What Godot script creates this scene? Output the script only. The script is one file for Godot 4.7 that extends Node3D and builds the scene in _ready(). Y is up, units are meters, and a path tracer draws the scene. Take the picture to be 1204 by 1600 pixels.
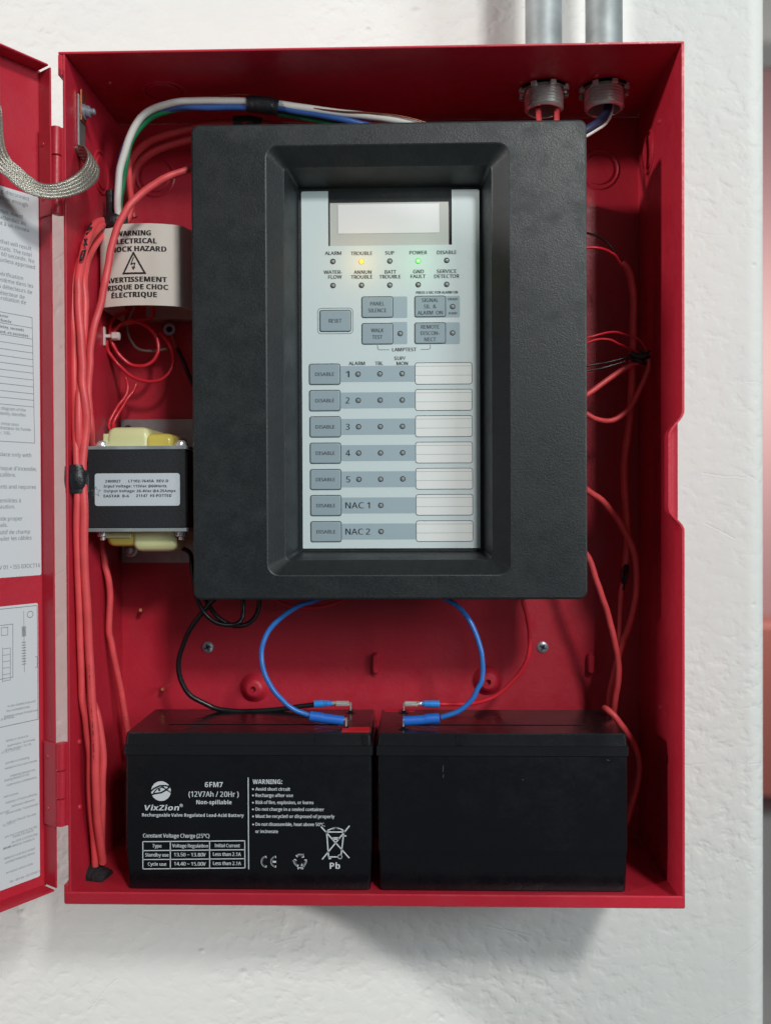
extends Node3D
# An open red fire-alarm cabinet on a plastered wall. Shapes are written in millimetres in the cabinet's own
# frame: x right, y up, z out of the wall, the inside of the cabinet's back at z = 0.

var M := {}
var rng := RandomNumberGenerator.new()

func v(x: float, y: float, z: float) -> Vector3:
	return Vector3(x, y, z) * 0.001

func w(x: float, y: float) -> Vector2:
	return Vector2(x, y)

func _ready():
	rng.seed = 7
	camera_and_light()
	materials()
	setting()
	cabinet()
	conduits()
	control_panel()
	for k in 2:
		battery(k)
	transformer()
	shock_cover()
	wires_on_the_left()
	wires_on_the_right()
	battery_leads()
	ground_strap()

func camera_and_light():
	var cam := Camera3D.new()
	cam.name = "camera"
	cam.position = v(22.5, -15.0, 625.6)
	cam.rotation_degrees = Vector3(-0.54, 1.46, -0.23)
	var lens := CameraAttributesPhysical.new()
	lens.frustum_focal_length = 21.0
	lens.frustum_focus_distance = 0.548
	lens.frustum_near = 0.02
	lens.frustum_far = 30.0
	lens.exposure_aperture = 3.6
	cam.attributes = lens
	cam.near = 0.02
	cam.far = 30.0
	cam.fov = 59.49
	cam.current = true
	add_child(cam)
	var env := Environment.new()
	env.background_mode = Environment.BG_COLOR
	env.background_color = Color(0.49, 0.51, 0.52)
	env.background_energy_multiplier = 0.42
	env.tonemap_mode = Environment.TONE_MAPPER_LINEAR
	env.tonemap_exposure = 1.0
	env.sdfgi_enabled = true
	env.ssao_enabled = true
	env.ssil_enabled = true
	var we := WorldEnvironment.new()
	we.name = "room_air"
	we.environment = env
	add_child(we)
	lamp("window_light", Vector3(0.44, 0.66, 1.0) * 1.9, Vector2(0.26, 0.26), 2.9, Color(1.0, 0.995, 0.98))
	lamp("side_window_light", Vector3(1.6, 0.40, 1.35), Vector2(0.5, 0.6), 1.5, Color(0.95, 0.99, 1.0))
	lamp("broad_window_light", Vector3(1.2, 0.95, 2.3), Vector2(0.8, 0.8), 1.0, Color(0.94, 0.99, 1.0))
	lamp("door_light", Vector3(-1.76, 0.50, 1.12) * 1.65, Vector2(0.18, 0.18), 7.5, Color(1.0, 0.985, 0.97))
	lamp("passage_light", Vector3(1.9, 0.8, -2.4), Vector2(0.5, 0.5), 4.0, Color(1.0, 0.98, 0.95), Vector3(1.7, 0, -4.0))

func lamp(called: String, at: Vector3, size: Vector2, energy: float, tint: Color, aim := Vector3(0, 0, 0.05)):
	var l := AreaLight3D.new()
	l.name = called
	l.area_size = size
	l.light_energy = energy
	l.light_color = tint
	l.area_range = 8.0
	l.area_attenuation = 2.0
	l.shadow_enabled = true
	add_child(l)
	l.look_at_from_position(at, aim, Vector3.UP)

# ---------------------------------------------------------------- helpers

func numbered(called: String, under: Node) -> String:
	if not under.has_node(called):
		return called
	var n := 1
	while under.has_node("%s_%03d" % [called, n]):
		n += 1
	return "%s_%03d" % [called, n]

func thing(called: String, label: String, category: String, at: Vector3, group := "") -> Node3D:
	var o := Node3D.new()
	o.name = numbered(called, self)
	add_child(o, true)
	o.position = at
	tag(o, label, category, group)
	return o

func tag(o: Node3D, label: String, category: String, group := ""):
	o.set_meta("label", label)
	o.set_meta("category", category)
	if group:
		o.set_meta("group", group)

func part(called: String, st, m: Material, under: Node3D) -> MeshInstance3D:
	var o := MeshInstance3D.new()
	o.name = numbered(called, under)
	o.mesh = done(st) if st is SurfaceTool else st
	o.material_override = m
	under.add_child(o, true)
	if under != self and under.get_parent() == self and not under is MeshInstance3D:
		o.position = -under.position
	return o

func single(called: String, st, m: Material, label: String, category: String, group := "") -> MeshInstance3D:
	var o := part(called, st, m, self)
	tag(o, label, category, group)
	return o

func structure(called: String, st, m: Material, label := "") -> MeshInstance3D:
	var o := part(called, st, m, self)
	o.set_meta("kind", "structure")
	if label:
		o.set_meta("label", label)
	return o

func mb() -> SurfaceTool:
	var st := SurfaceTool.new()
	st.begin(Mesh.PRIMITIVE_TRIANGLES)
	return st

func done(st: SurfaceTool) -> ArrayMesh:
	st.generate_normals()
	return st.commit()

func tri(st: SurfaceTool, a: Vector3, b: Vector3, c: Vector3):
	for p in [a, b, c]:
		st.add_vertex(p)

func quad(st: SurfaceTool, a: Vector3, b: Vector3, c: Vector3, d: Vector3):
	tri(st, a, b, c)
	tri(st, a, c, d)

func flat(st: SurfaceTool):
	st.set_smooth_group(0xFFFFFFFF)

# loops with the same number of points, joined one after another; caps close the ends
func loft(st: SurfaceTool, loops: Array, cap_first := true, cap_last := true, group := 1, closed := true):
	var n: int = loops[0].size()
	for k in loops.size() - 1:
		st.set_smooth_group(group + k)
		for i in (n if closed else n - 1):
			var j := (i + 1) % n
			quad(st, loops[k][i], loops[k + 1][i], loops[k + 1][j], loops[k][j])
	st.set_smooth_group(group + 60)
	if cap_first:
		for i in range(1, n - 1):
			tri(st, loops[0][0], loops[0][i], loops[0][i + 1])
	st.set_smooth_group(group + 61)
	if cap_last:
		var l: Array = loops[-1]
		for i in range(1, n - 1):
			tri(st, l[0], l[i + 1], l[i])

# a rounded rectangle, in mm, counter-clockwise seen from the front
func rr(x0: float, x1: float, y0: float, y1: float, r: float, z: float, n := 5) -> Array:
	var out := []
	for c in [[x1 - r, y1 - r, 0.0], [x0 + r, y1 - r, 90.0], [x0 + r, y0 + r, 180.0], [x1 - r, y0 + r, 270.0]]:
		for i in n + 1:
			var a := deg_to_rad(c[2] + 90.0 * i / n)
			out.append(v(c[0] + r * cos(a), c[1] + r * sin(a), z))
	return out

# a slab with rounded corners and a chamfered front edge
func slab(st: SurfaceTool, x0: float, x1: float, y0: float, y1: float, z0: float, z1: float, r: float, b: float, group := 1, n := 5):
	loft(st, [rr(x0, x1, y0, y1, r, z0, n), rr(x0, x1, y0, y1, r, z1 - b, n), rr(x0 + b, x1 - b, y0 + b, y1 - b, maxf(r - b, 0.05), z1, n)], true, true, group)

# a box with chamfered edges
func box(st: SurfaceTool, x0: float, x1: float, y0: float, y1: float, z0: float, z1: float, b := 0.3):
	flat(st)
	var lo := Vector3(x0, y0, z0)
	var hi := Vector3(x1, y1, z1)
	var corner := func(sx: int, sy: int, sz: int, axis: int) -> Vector3:
		var s := [sx, sy, sz]
		var p := Vector3()
		for i in 3:
			var e: float = hi[i] if s[i] > 0 else lo[i]
			p[i] = e if i == axis else e - s[i] * b
		return p * 0.001
	for axis in 3:
		var u := (axis + 1) % 3
		var t := (axis + 2) % 3
		for s in [-1, 1]:
			var q := []
			for k in [[-1, -1], [1, -1], [1, 1], [-1, 1]]:
				var g := [0, 0, 0]
				g[axis] = s
				g[u] = k[0]
				g[t] = k[1]
				q.append(corner.call(g[0], g[1], g[2], axis))
			if s > 0:
				quad(st, q[3], q[2], q[1], q[0])
			else:
				quad(st, q[0], q[1], q[2], q[3])
			if b > 0.0:
				for s2 in [-1, 1]:
					var g1 := [0, 0, 0]
					var g2 := [0, 0, 0]
					g1[axis] = s
					g2[axis] = s
					g1[u] = s2
					g2[u] = s2
					g1[t] = -1
					g2[t] = 1
					var a: Vector3 = corner.call(g1[0], g1[1], g1[2], axis)
					var c: Vector3 = corner.call(g2[0], g2[1], g2[2], axis)
					var d: Vector3 = corner.call(g2[0], g2[1], g2[2], u)
					var e: Vector3 = corner.call(g1[0], g1[1], g1[2], u)
					if s * s2 > 0:
						quad(st, a, c, d, e)
					else:
						quad(st, e, d, c, a)
	if b > 0.0:
		for sx in [-1, 1]:
			for sy in [-1, 1]:
				for sz in [-1, 1]:
					var a: Vector3 = corner.call(sx, sy, sz, 0)
					var c: Vector3 = corner.call(sx, sy, sz, 1)
					var d: Vector3 = corner.call(sx, sy, sz, 2)
					if sx * sy * sz > 0:
						tri(st, a, d, c)
					else:
						tri(st, a, c, d)

# a turned shape: profile of (radius, height along axis) from at, in mm
func lathe(st: SurfaceTool, at: Vector3, axis: Vector3, profile: Array, seg := 24, group := 1, caps := true):
	axis = axis.normalized()
	var side := axis.cross(Vector3.UP if absf(axis.y) < 0.9 else Vector3.RIGHT).normalized()
	var up := axis.cross(side)
	var loops := []
	for p in profile:
		var l := []
		for i in seg:
			var a := TAU * i / seg
			l.append(at + (side * cos(a) + up * sin(a)) * (p.x * 0.001) + axis * (p.y * 0.001))
		loops.append(l)
	loft(st, loops, caps, caps, group)

func hexagon(st: SurfaceTool, at: Vector3, axis: Vector3, r: float, h: float):
	lathe(st, at, axis, [w(r, 0), w(r, h - 0.4), w(r - 0.5, h)], 6, 0xFFFFFFFF - 100)

# a smooth curve through points
func curve(pts: Array, sub := 7) -> Array:
	var out := []
	var n := pts.size()
	for i in n - 1:
		var a: Vector3 = pts[maxi(i - 1, 0)]
		var b: Vector3 = pts[i]
		var c: Vector3 = pts[i + 1]
		var d: Vector3 = pts[mini(i + 2, n - 1)]
		for k in sub:
			out.append(b.cubic_interpolate(c, a, d, float(k) / sub))
	out.append(pts[-1])
	return out

func frames(line: Array) -> Array:
	var out := []
	var side := Vector3.ZERO
	for i in line.size():
		var t: Vector3 = (line[mini(i + 1, line.size() - 1)] - line[maxi(i - 1, 0)]).normalized()
		if side == Vector3.ZERO:
			side = t.cross(Vector3.BACK if absf(t.z) < 0.9 else Vector3.UP).normalized()
		side = (side - t * side.dot(t)).normalized()
		out.append([side, t.cross(side)])
	return out

# a round wire through points; r in mm
func tube(st: SurfaceTool, pts: Array, r: float, seg := 12, sub := 7, group := 1):
	var line := curve(pts, sub) if sub > 1 else pts
	var fr := frames(line)
	var loops := []
	for i in line.size():
		var l := []
		for k in seg:
			var a := TAU * k / seg
			l.append(line[i] + (fr[i][0] * cos(a) + fr[i][1] * sin(a)) * (r * 0.001))
		loops.append(l)
	for i in loops.size() - 1:
		st.set_smooth_group(group)
		for k in seg:
			var j := (k + 1) % seg
			quad(st, loops[i][k], loops[i][j], loops[i + 1][j], loops[i + 1][k])
	st.set_smooth_group(group + 1)
	for k in range(1, seg - 1):
		tri(st, loops[0][0], loops[0][k + 1], loops[0][k])
		tri(st, loops[-1][0], loops[-1][k], loops[-1][k + 1])

# a wire is never quite even: slight kinks ride on the smooth curve
func wire_mesh(pts: Array, r: float, seg := 12) -> SurfaceTool:
	var st := mb()
	var line := curve(pts, 7)
	var k := FastNoiseLite.new()
	k.seed = int(absf(pts[0].x) * 1e5) + pts.size()
	k.frequency = 0.055
	k.fractal_octaves = 2
	for i in range(1, line.size() - 1):
		line[i] += Vector3(k.get_noise_2d(i, 0), k.get_noise_2d(i, 90), k.get_noise_2d(i, 180)) * 0.0007
	tube(st, line, r, seg, 1)
	return st

# flat print: letters from the engine's own fonts, laid at height z of the frame T (mm); bend curls the print back by bend * x * x
var fonts := {}
func letters(st: SurfaceTool, s: String, cx: float, cy: float, width: float, cap: float, z: float, bold := false, T := Transform3D(), align := 0, bend := 0.0, slant := 0.0, fat := 0.0):
	var family := "Droid Sans"
	var key := family + str(bold)
	if not fonts.has(key):
		var f := SystemFont.new()
		f.font_names = PackedStringArray([family])
		f.font_weight = 700 if bold else 400
		fonts[key] = f
	var size := []
	var found: PackedVector3Array
	var base := 0.0
	for t in ["H", s]:
		var m := TextMesh.new()
		m.font = fonts[key]
		m.font_size = 32
		m.pixel_size = 0.01
		m.depth = 0.0
		m.curve_step = 1.6
		m.text = t
		if t == "H" and size.is_empty():
			var bx := m.get_aabb()
			base = bx.position.y
			size = [bx.size.y]
		else:
			var a := m.surface_get_arrays(0)
			var vs: PackedVector3Array = a[Mesh.ARRAY_VERTEX]
			if a[Mesh.ARRAY_INDEX] != null and a[Mesh.ARRAY_INDEX].size():
				for i in a[Mesh.ARRAY_INDEX]:
					found.append(vs[i])
			else:
				found = vs
	var x0 := 1e9
	var x1 := -1e9
	for p in found:
		x0 = minf(x0, p.x)
		x1 = maxf(x1, p.x)
	var sy: float = cap / size[0]
	var sx := width / (x1 - x0) if width > 0.0 else sy
	flat(st)
	var mid := (x0 + x1) / 2.0 if align == 0 else x1 if align > 0 else x0
	for side in ([-0.5, 0.5] if fat > 0.0 else [0.0]):
		for p in found:
			var yy := (p.y - base) * sy
			var q := Vector3(cx + (p.x - mid) * sx + slant * yy + side * fat, cy - cap / 2.0 + yy, z + side * 0.03)
			q.z -= bend * q.x * q.x
			st.add_vertex(T * (q * 0.001))

# a printed line of some width through 2D points (mm)
func stroke(st: SurfaceTool, pts: Array, width: float, z: float, T := Transform3D(), closed := false, bend := 0.0):
	flat(st)
	if bend > 0.0:
		var more := []
		for i in pts.size():
			if i + 1 < pts.size() or closed:
				for k in 8:
					more.append(pts[i].lerp(pts[(i + 1) % pts.size()], k / 8.0))
			else:
				more.append(pts[i])
		pts = more
	var n := pts.size()
	for i in (n if closed else n - 1):
		var a: Vector2 = pts[i]
		var b: Vector2 = pts[(i + 1) % n]
		var d := (b - a).normalized() * width / 2.0
		var o := Vector2(-d.y, d.x)
		if not closed:
			d *= 0.3
		var q := []
		for p in [a - d + o, a - d - o, b + d - o, b + d + o]:
			q.append(T * v(p.x, p.y, z - bend * p.x * p.x))
		quad(st, q[0], q[1], q[2], q[3])

func polygon(st: SurfaceTool, pts: PackedVector2Array, z: float, T := Transform3D()):
	flat(st)
	var ids := Geometry2D.triangulate_polygon(pts)
	for i in ids:
		st.add_vertex(T * v(pts[i].x, pts[i].y, z))

func arc(c: Vector2, r: float, a0: float, a1: float, n := 16) -> Array:
	var out := []
	for i in n + 1:
		var a := deg_to_rad(lerpf(a0, a1, float(i) / n))
		out.append(c + Vector2(cos(a), sin(a)) * r)
	return out

# ---------------------------------------------------------------- materials

# noise that tiles without a seam: lattices of random values, wrapped at the picture's edges
func tiled(cells: Array, weights: Array, side: int, id: int) -> Image:
	var r := RandomNumberGenerator.new()
	r.seed = id
	var sum := PackedFloat32Array()
	sum.resize(side * side)
	for o in cells.size():
		var n: int = cells[o]
		var grid := PackedFloat32Array()
		for k in n * n:
			grid.append(r.randf())
		for y in side:
			var fy := float(y) * n / side
			var y0 := int(fy)
			var ty := smoothstep(0.0, 1.0, fy - y0)
			var ra := y0 * n
			var rb := ((y0 + 1) % n) * n
			for x in side:
				var fx := float(x) * n / side
				var x0 := int(fx)
				var tx := smoothstep(0.0, 1.0, fx - x0)
				var x1 := (x0 + 1) % n
				sum[y * side + x] += weights[o] * lerpf(lerpf(grid[ra + x0], grid[ra + x1], tx), lerpf(grid[rb + x0], grid[rb + x1], tx), ty)
	return Image.create_from_data(side, side, false, Image.FORMAT_RF, sum.to_byte_array())

func bumps(cells: Array, weights: Array, side: int, strength: float, id: int) -> Texture2D:
	var im := tiled(cells, weights, side, id)
	im.convert(Image.FORMAT_RGBA8)
	im.bump_map_to_normal_map(strength)
	return ImageTexture.create_from_image(im)

func mat(r: int, g: int, b: int, rough: float, metal := 0.0, spec := 0.5) -> StandardMaterial3D:
	var m := StandardMaterial3D.new()
	m.albedo_color = Color8(r, g, b)
	m.roughness = rough
	m.metallic = metal
	m.metallic_specular = spec
	return m

func grain(m: StandardMaterial3D, t: Texture2D, scale: float, amount: float):
	m.uv1_triplanar = true
	m.uv1_scale = Vector3.ONE * scale
	m.normal_enabled = true
	m.normal_texture = t
	m.normal_scale = amount

func mottle(m: StandardMaterial3D, low: float, id: int, scale: float, cells := [5, 13, 37]):
	var im := tiled(cells, [0.5, 0.3, 0.2], 256, id)
	im.convert(Image.FORMAT_RGBF)
	for y in 256:
		for x in 256:
			var g := lerpf(low, 1.0, im.get_pixel(x, y).r)
			im.set_pixel(x, y, Color(g, g, g))
	im.convert(Image.FORMAT_RGB8)
	m.uv1_triplanar = true
	m.uv1_scale = Vector3.ONE * scale
	m.albedo_texture = ImageTexture.create_from_image(im)

# uneven sheen: patches that are rubbed smoother or duller
func smudge(m: StandardMaterial3D, low: float, id: int):
	var im := tiled([3, 8, 23, 70], [0.35, 0.3, 0.2, 0.15], 256, id)
	im.convert(Image.FORMAT_RGBF)
	for y in 256:
		for x in 256:
			var g := lerpf(low, 1.0, smoothstep(0.25, 0.75, im.get_pixel(x, y).r))
			im.set_pixel(x, y, Color(g, g, g))
	im.convert(Image.FORMAT_RGB8)
	m.roughness_texture = ImageTexture.create_from_image(im)

func materials():
	var peel := bumps([17, 41, 97], [0.45, 0.35, 0.2], 256, 5.0, 2)
	var fine := bumps([90, 170, 256], [0.3, 0.4, 0.3], 512, 5.0, 3)
	M.red = mat(181, 36, 54, 0.50)
	smudge(M.red, 0.62, 61)
	grain(M.red, peel, 14.0, 0.10)
	M.black = mat(34, 40, 43, 0.58, 0.0, 0.5)
	smudge(M.black, 0.72, 62)
	grain(M.black, fine, 22.0, 0.22)
	mottle(M.black, 0.62, 12, 17.0, [60, 120, 220])
	M.well = M.black
	M.face = mat(205, 218, 219, 0.45)
	grain(M.face, peel, 30.0, 0.06)
	M.button = mat(148, 166, 174, 0.5)
	grain(M.button, peel, 40.0, 0.08)
	M.band = mat(158, 177, 185, 0.5)
	M.ink = mat(16, 22, 27, 0.6)
	M.thin_ink = mat(95, 105, 110, 0.6)
	M.card = mat(228, 231, 229, 0.55)
	M.card_line = mat(160, 166, 162, 0.6)
	M.lamp_ring = mat(38, 44, 48, 0.5)
	M.lamp_off = mat(150, 156, 156, 0.25)
	M.amber = mat(255, 200, 60, 0.3)
	M.amber.emission_enabled = true
	M.amber.emission = Color8(255, 176, 40)
	M.amber.emission_energy_multiplier = 5.0
	M.green = mat(150, 255, 140, 0.3)
	M.green.emission_enabled = true
	M.green.emission = Color8(120, 255, 110)
	M.green.emission_energy_multiplier = 2.2
	M.amber_ring = mat(240, 170, 40, 0.4)
	M.green_ring = mat(70, 200, 60, 0.4)
	M.display = mat(188, 191, 186, 0.35)
	M.screen = mat(228, 228, 228, 0.3)
	M.case_black = mat(14, 16, 20, 0.36, 0.0, 0.5)
	smudge(M.case_black, 0.5, 63)
	grain(M.case_black, peel, 9.0, 0.10)
	M.lid_black = mat(22, 24, 27, 0.26, 0.0, 0.55)
	smudge(M.lid_black, 0.45, 64)
	grain(M.lid_black, peel, 12.0, 0.12)
	M.print_white = mat(206, 212, 216, 0.6)
	M.scuff = mat(84, 90, 94, 0.6)
	M.red_dot = mat(205, 32, 42, 0.5)
	M.steel = mat(216, 218, 214, 0.27, 0.6)
	M.zinc = mat(176, 185, 186, 0.55, 0.4)
	mottle(M.zinc, 0.72, 21, 12.0)
	M.plate = mat(178, 180, 180, 0.45, 0.75)
	mottle(M.plate, 0.75, 22, 10.0)
	M.bolt = mat(150, 158, 168, 0.35, 0.45)
	M.core = mat(36, 38, 42, 0.42)
	grain(M.core, fine, 20.0, 0.35)
	M.sticker = mat(198, 206, 212, 0.35)
	M.nylon = mat(214, 212, 160, 0.35)
	M.nylon.subsurf_scatter_enabled = true
	M.nylon.subsurf_scatter_strength = 0.15
	M.yellow_tape = mat(208, 190, 92, 0.25)
	M.cover = mat(222, 214, 204, 0.5)
	M.black_print = mat(28, 24, 26, 0.6)
	M.red_jacket = mat(240, 86, 90, 0.44)
	grain(M.red_jacket, peel, 30.0, 0.12)
	mottle(M.red_jacket, 0.84, 71, 30.0, [4, 11, 40])
	M.red_wire = mat(206, 38, 52, 0.32)
	M.dim_red = mat(176, 52, 58, 0.45)
	M.blue_wire = mat(44, 110, 190, 0.32)
	M.dark_blue = mat(50, 86, 150, 0.36)
	M.navy = mat(40, 48, 78, 0.4)
	M.sleeve = mat(36, 104, 200, 0.40)
	M.light_sleeve = mat(44, 140, 225, 0.35)
	M.black_wire = mat(24, 24, 27, 0.30)
	M.white_wire = mat(214, 212, 206, 0.38)
	M.green_wire = mat(24, 120, 78, 0.38)
	M.grey_wire = mat(150, 140, 132, 0.45)
	M.copper = mat(196, 120, 92, 0.35, 0.9)
	M.tape = mat(26, 27, 31, 0.38)
	grain(M.tape, peel, 16.0, 0.5)
	M.tie = mat(214, 196, 192, 0.4)
	M.foam = mat(22, 22, 24, 0.8)
	grain(M.foam, fine, 10.0, 1.0)
	M.braid = mat(172, 168, 158, 0.36, 0.8)
	M.paper = mat(206, 211, 214, 0.5)
	M.paper_ink = mat(104, 108, 112, 0.7)
	M.paper_grey = mat(176, 182, 186, 0.6)
	M.wall = wall_material()
	M.far_wall = mat(222, 219, 216, 0.9)
	M.far_red = mat(170, 100, 90, 0.5)
	M.far_dark_red = mat(160, 122, 124, 0.6)

# trowelled plaster: broad waves, fine grit, a few scratches and pits, as relief
func wall_material() -> StandardMaterial3D:
	var m := mat(228, 229, 226, 0.75)
	var side := 1400
	var waves := FastNoiseLite.new()
	waves.seed = 5
	waves.frequency = 0.0055
	waves.fractal_octaves = 3
	waves.domain_warp_enabled = true
	waves.domain_warp_amplitude = 40.0
	waves.domain_warp_frequency = 0.008
	var grit := FastNoiseLite.new()
	grit.seed = 9
	grit.frequency = 0.06
	grit.fractal_octaves = 4
	grit.domain_warp_enabled = true
	grit.domain_warp_amplitude = 14.0
	grit.domain_warp_frequency = 0.03
	var patch := FastNoiseLite.new()
	patch.seed = 31
	patch.frequency = 0.004
	patch.fractal_octaves = 2
	var im := Image.create(side, side, false, Image.FORMAT_RF)
	for y in side:
		for x in side:
			var rough_here := clampf(0.42 + 0.45 * patch.get_noise_2d(x, y), 0.2, 0.75)
			var g := grit.get_noise_2d(x * 0.8, y)
			im.set_pixel(x, y, Color(0.5 + 0.045 * waves.get_noise_2d(x, y) + 0.22 * rough_here * (g - 0.5 * absf(g)), 0, 0))
	var r := RandomNumberGenerator.new()
	r.seed = 77
	for k in 260:
		var p := Vector2(r.randf() * side, r.randf() * side)
		var a := r.randf_range(-0.9, 0.5)
		var len := r.randf_range(6, 60)
		var deep := r.randf_range(0.02, 0.09)
		for s in int(len):
			p += Vector2(cos(a), sin(a))
			a += r.randf_range(-0.06, 0.06)
			var px := Vector2i(posmod(int(p.x), side), posmod(int(p.y), side))
			var c := im.get_pixel(px.x, px.y)
			im.set_pixel(px.x, px.y, Color(c.r - deep, 0, 0))
			var py := posmod(px.y + 1, side)
			im.set_pixel(px.x, py, Color(im.get_pixel(px.x, py).r + deep * 0.5, 0, 0))
	for k in 60:
		var c := Vector2(r.randf() * side, r.randf() * side)
		var rad := r.randf_range(1.5, 4.5)
		var deep := r.randf_range(0.08, 0.3)
		for y in range(-5, 6):
			for x in range(-5, 6):
				var q := Vector2(x * 0.7, y).length() / rad
				if q < 1.0:
					var px := Vector2i(posmod(int(c.x) + x, side), posmod(int(c.y) + y, side))
					im.set_pixel(px.x, px.y, Color(im.get_pixel(px.x, px.y).r - deep * (1.0 - q), 0, 0))
	m.heightmap_enabled = true
	m.heightmap_texture = ImageTexture.create_from_image(im)
	m.heightmap_scale = 0.36
	var stain := tiled([3, 7, 19, 61], [0.4, 0.3, 0.2, 0.1], 256, 41)
	stain.convert(Image.FORMAT_RGBF)
	for y in 256:
		for x in 256:
			var g := lerpf(0.955, 1.0, stain.get_pixel(x, y).r)
			stain.set_pixel(x, y, Color(g, g, g * 0.998))
	stain.convert(Image.FORMAT_RGB8)
	m.albedo_texture = ImageTexture.create_from_image(stain)
	return m

# ---------------------------------------------------------------- the setting

func setting():
	# the plastered wall, with a rounded outside corner at its right end
	var st := mb()
	var prof := [w(-1400, -12)]
	for x in range(-1300, 261, 40):
		prof.append(w(x, -12))
	for i in 9:
		var a := deg_to_rad(90.0 - 90.0 * i / 8)
		prof.append(w(261.5 + 15.0 * cos(a), -27.0 + 15.0 * sin(a)))
	for z in [-60.0, -200.0, -700.0, -1500.0]:
		prof.append(w(276.5, z))
	st.set_smooth_group(1)
	var run := 0.0
	for i in prof.size() - 1:
		var nx: float = run + prof[i].distance_to(prof[i + 1])
		for c in [[0, 0], [0, 1], [1, 1], [0, 0], [1, 1], [1, 0]]:
			var p: Vector2 = prof[i + c[0]]
			st.set_uv(Vector2((nx if c[0] else run) / 1000.0, (500.0 - (900.0 if c[1] else -900.0)) / 1000.0))
			st.add_vertex(v(p.x, 900.0 if c[1] else -900.0, p.y))
		run = nx
	structure("wall", st, M.wall)
	# what shows past the corner, far behind and out of focus
	st = mb()
	box(st, 900, 6200, -3200, 3200, -4040, -4000, 0)
	structure("far_wall", st, M.far_wall)
	st = mb()
	slab(st, 1500, 3000, -1500, 2060, -3990, -3700, 40, 16)
	single("far_cabinet", st, M.far_dark_red, "dull dark red cabinet out of focus beyond the wall corner", "cabinet")
	st = mb()
	slab(st, 1440, 2600, -1340, -560, -3690, -3400, 40, 16)
	single("far_box", st, M.far_red, "bright orange red box out of focus beyond the wall corner", "box")

# ---------------------------------------------------------------- the cabinet

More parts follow.
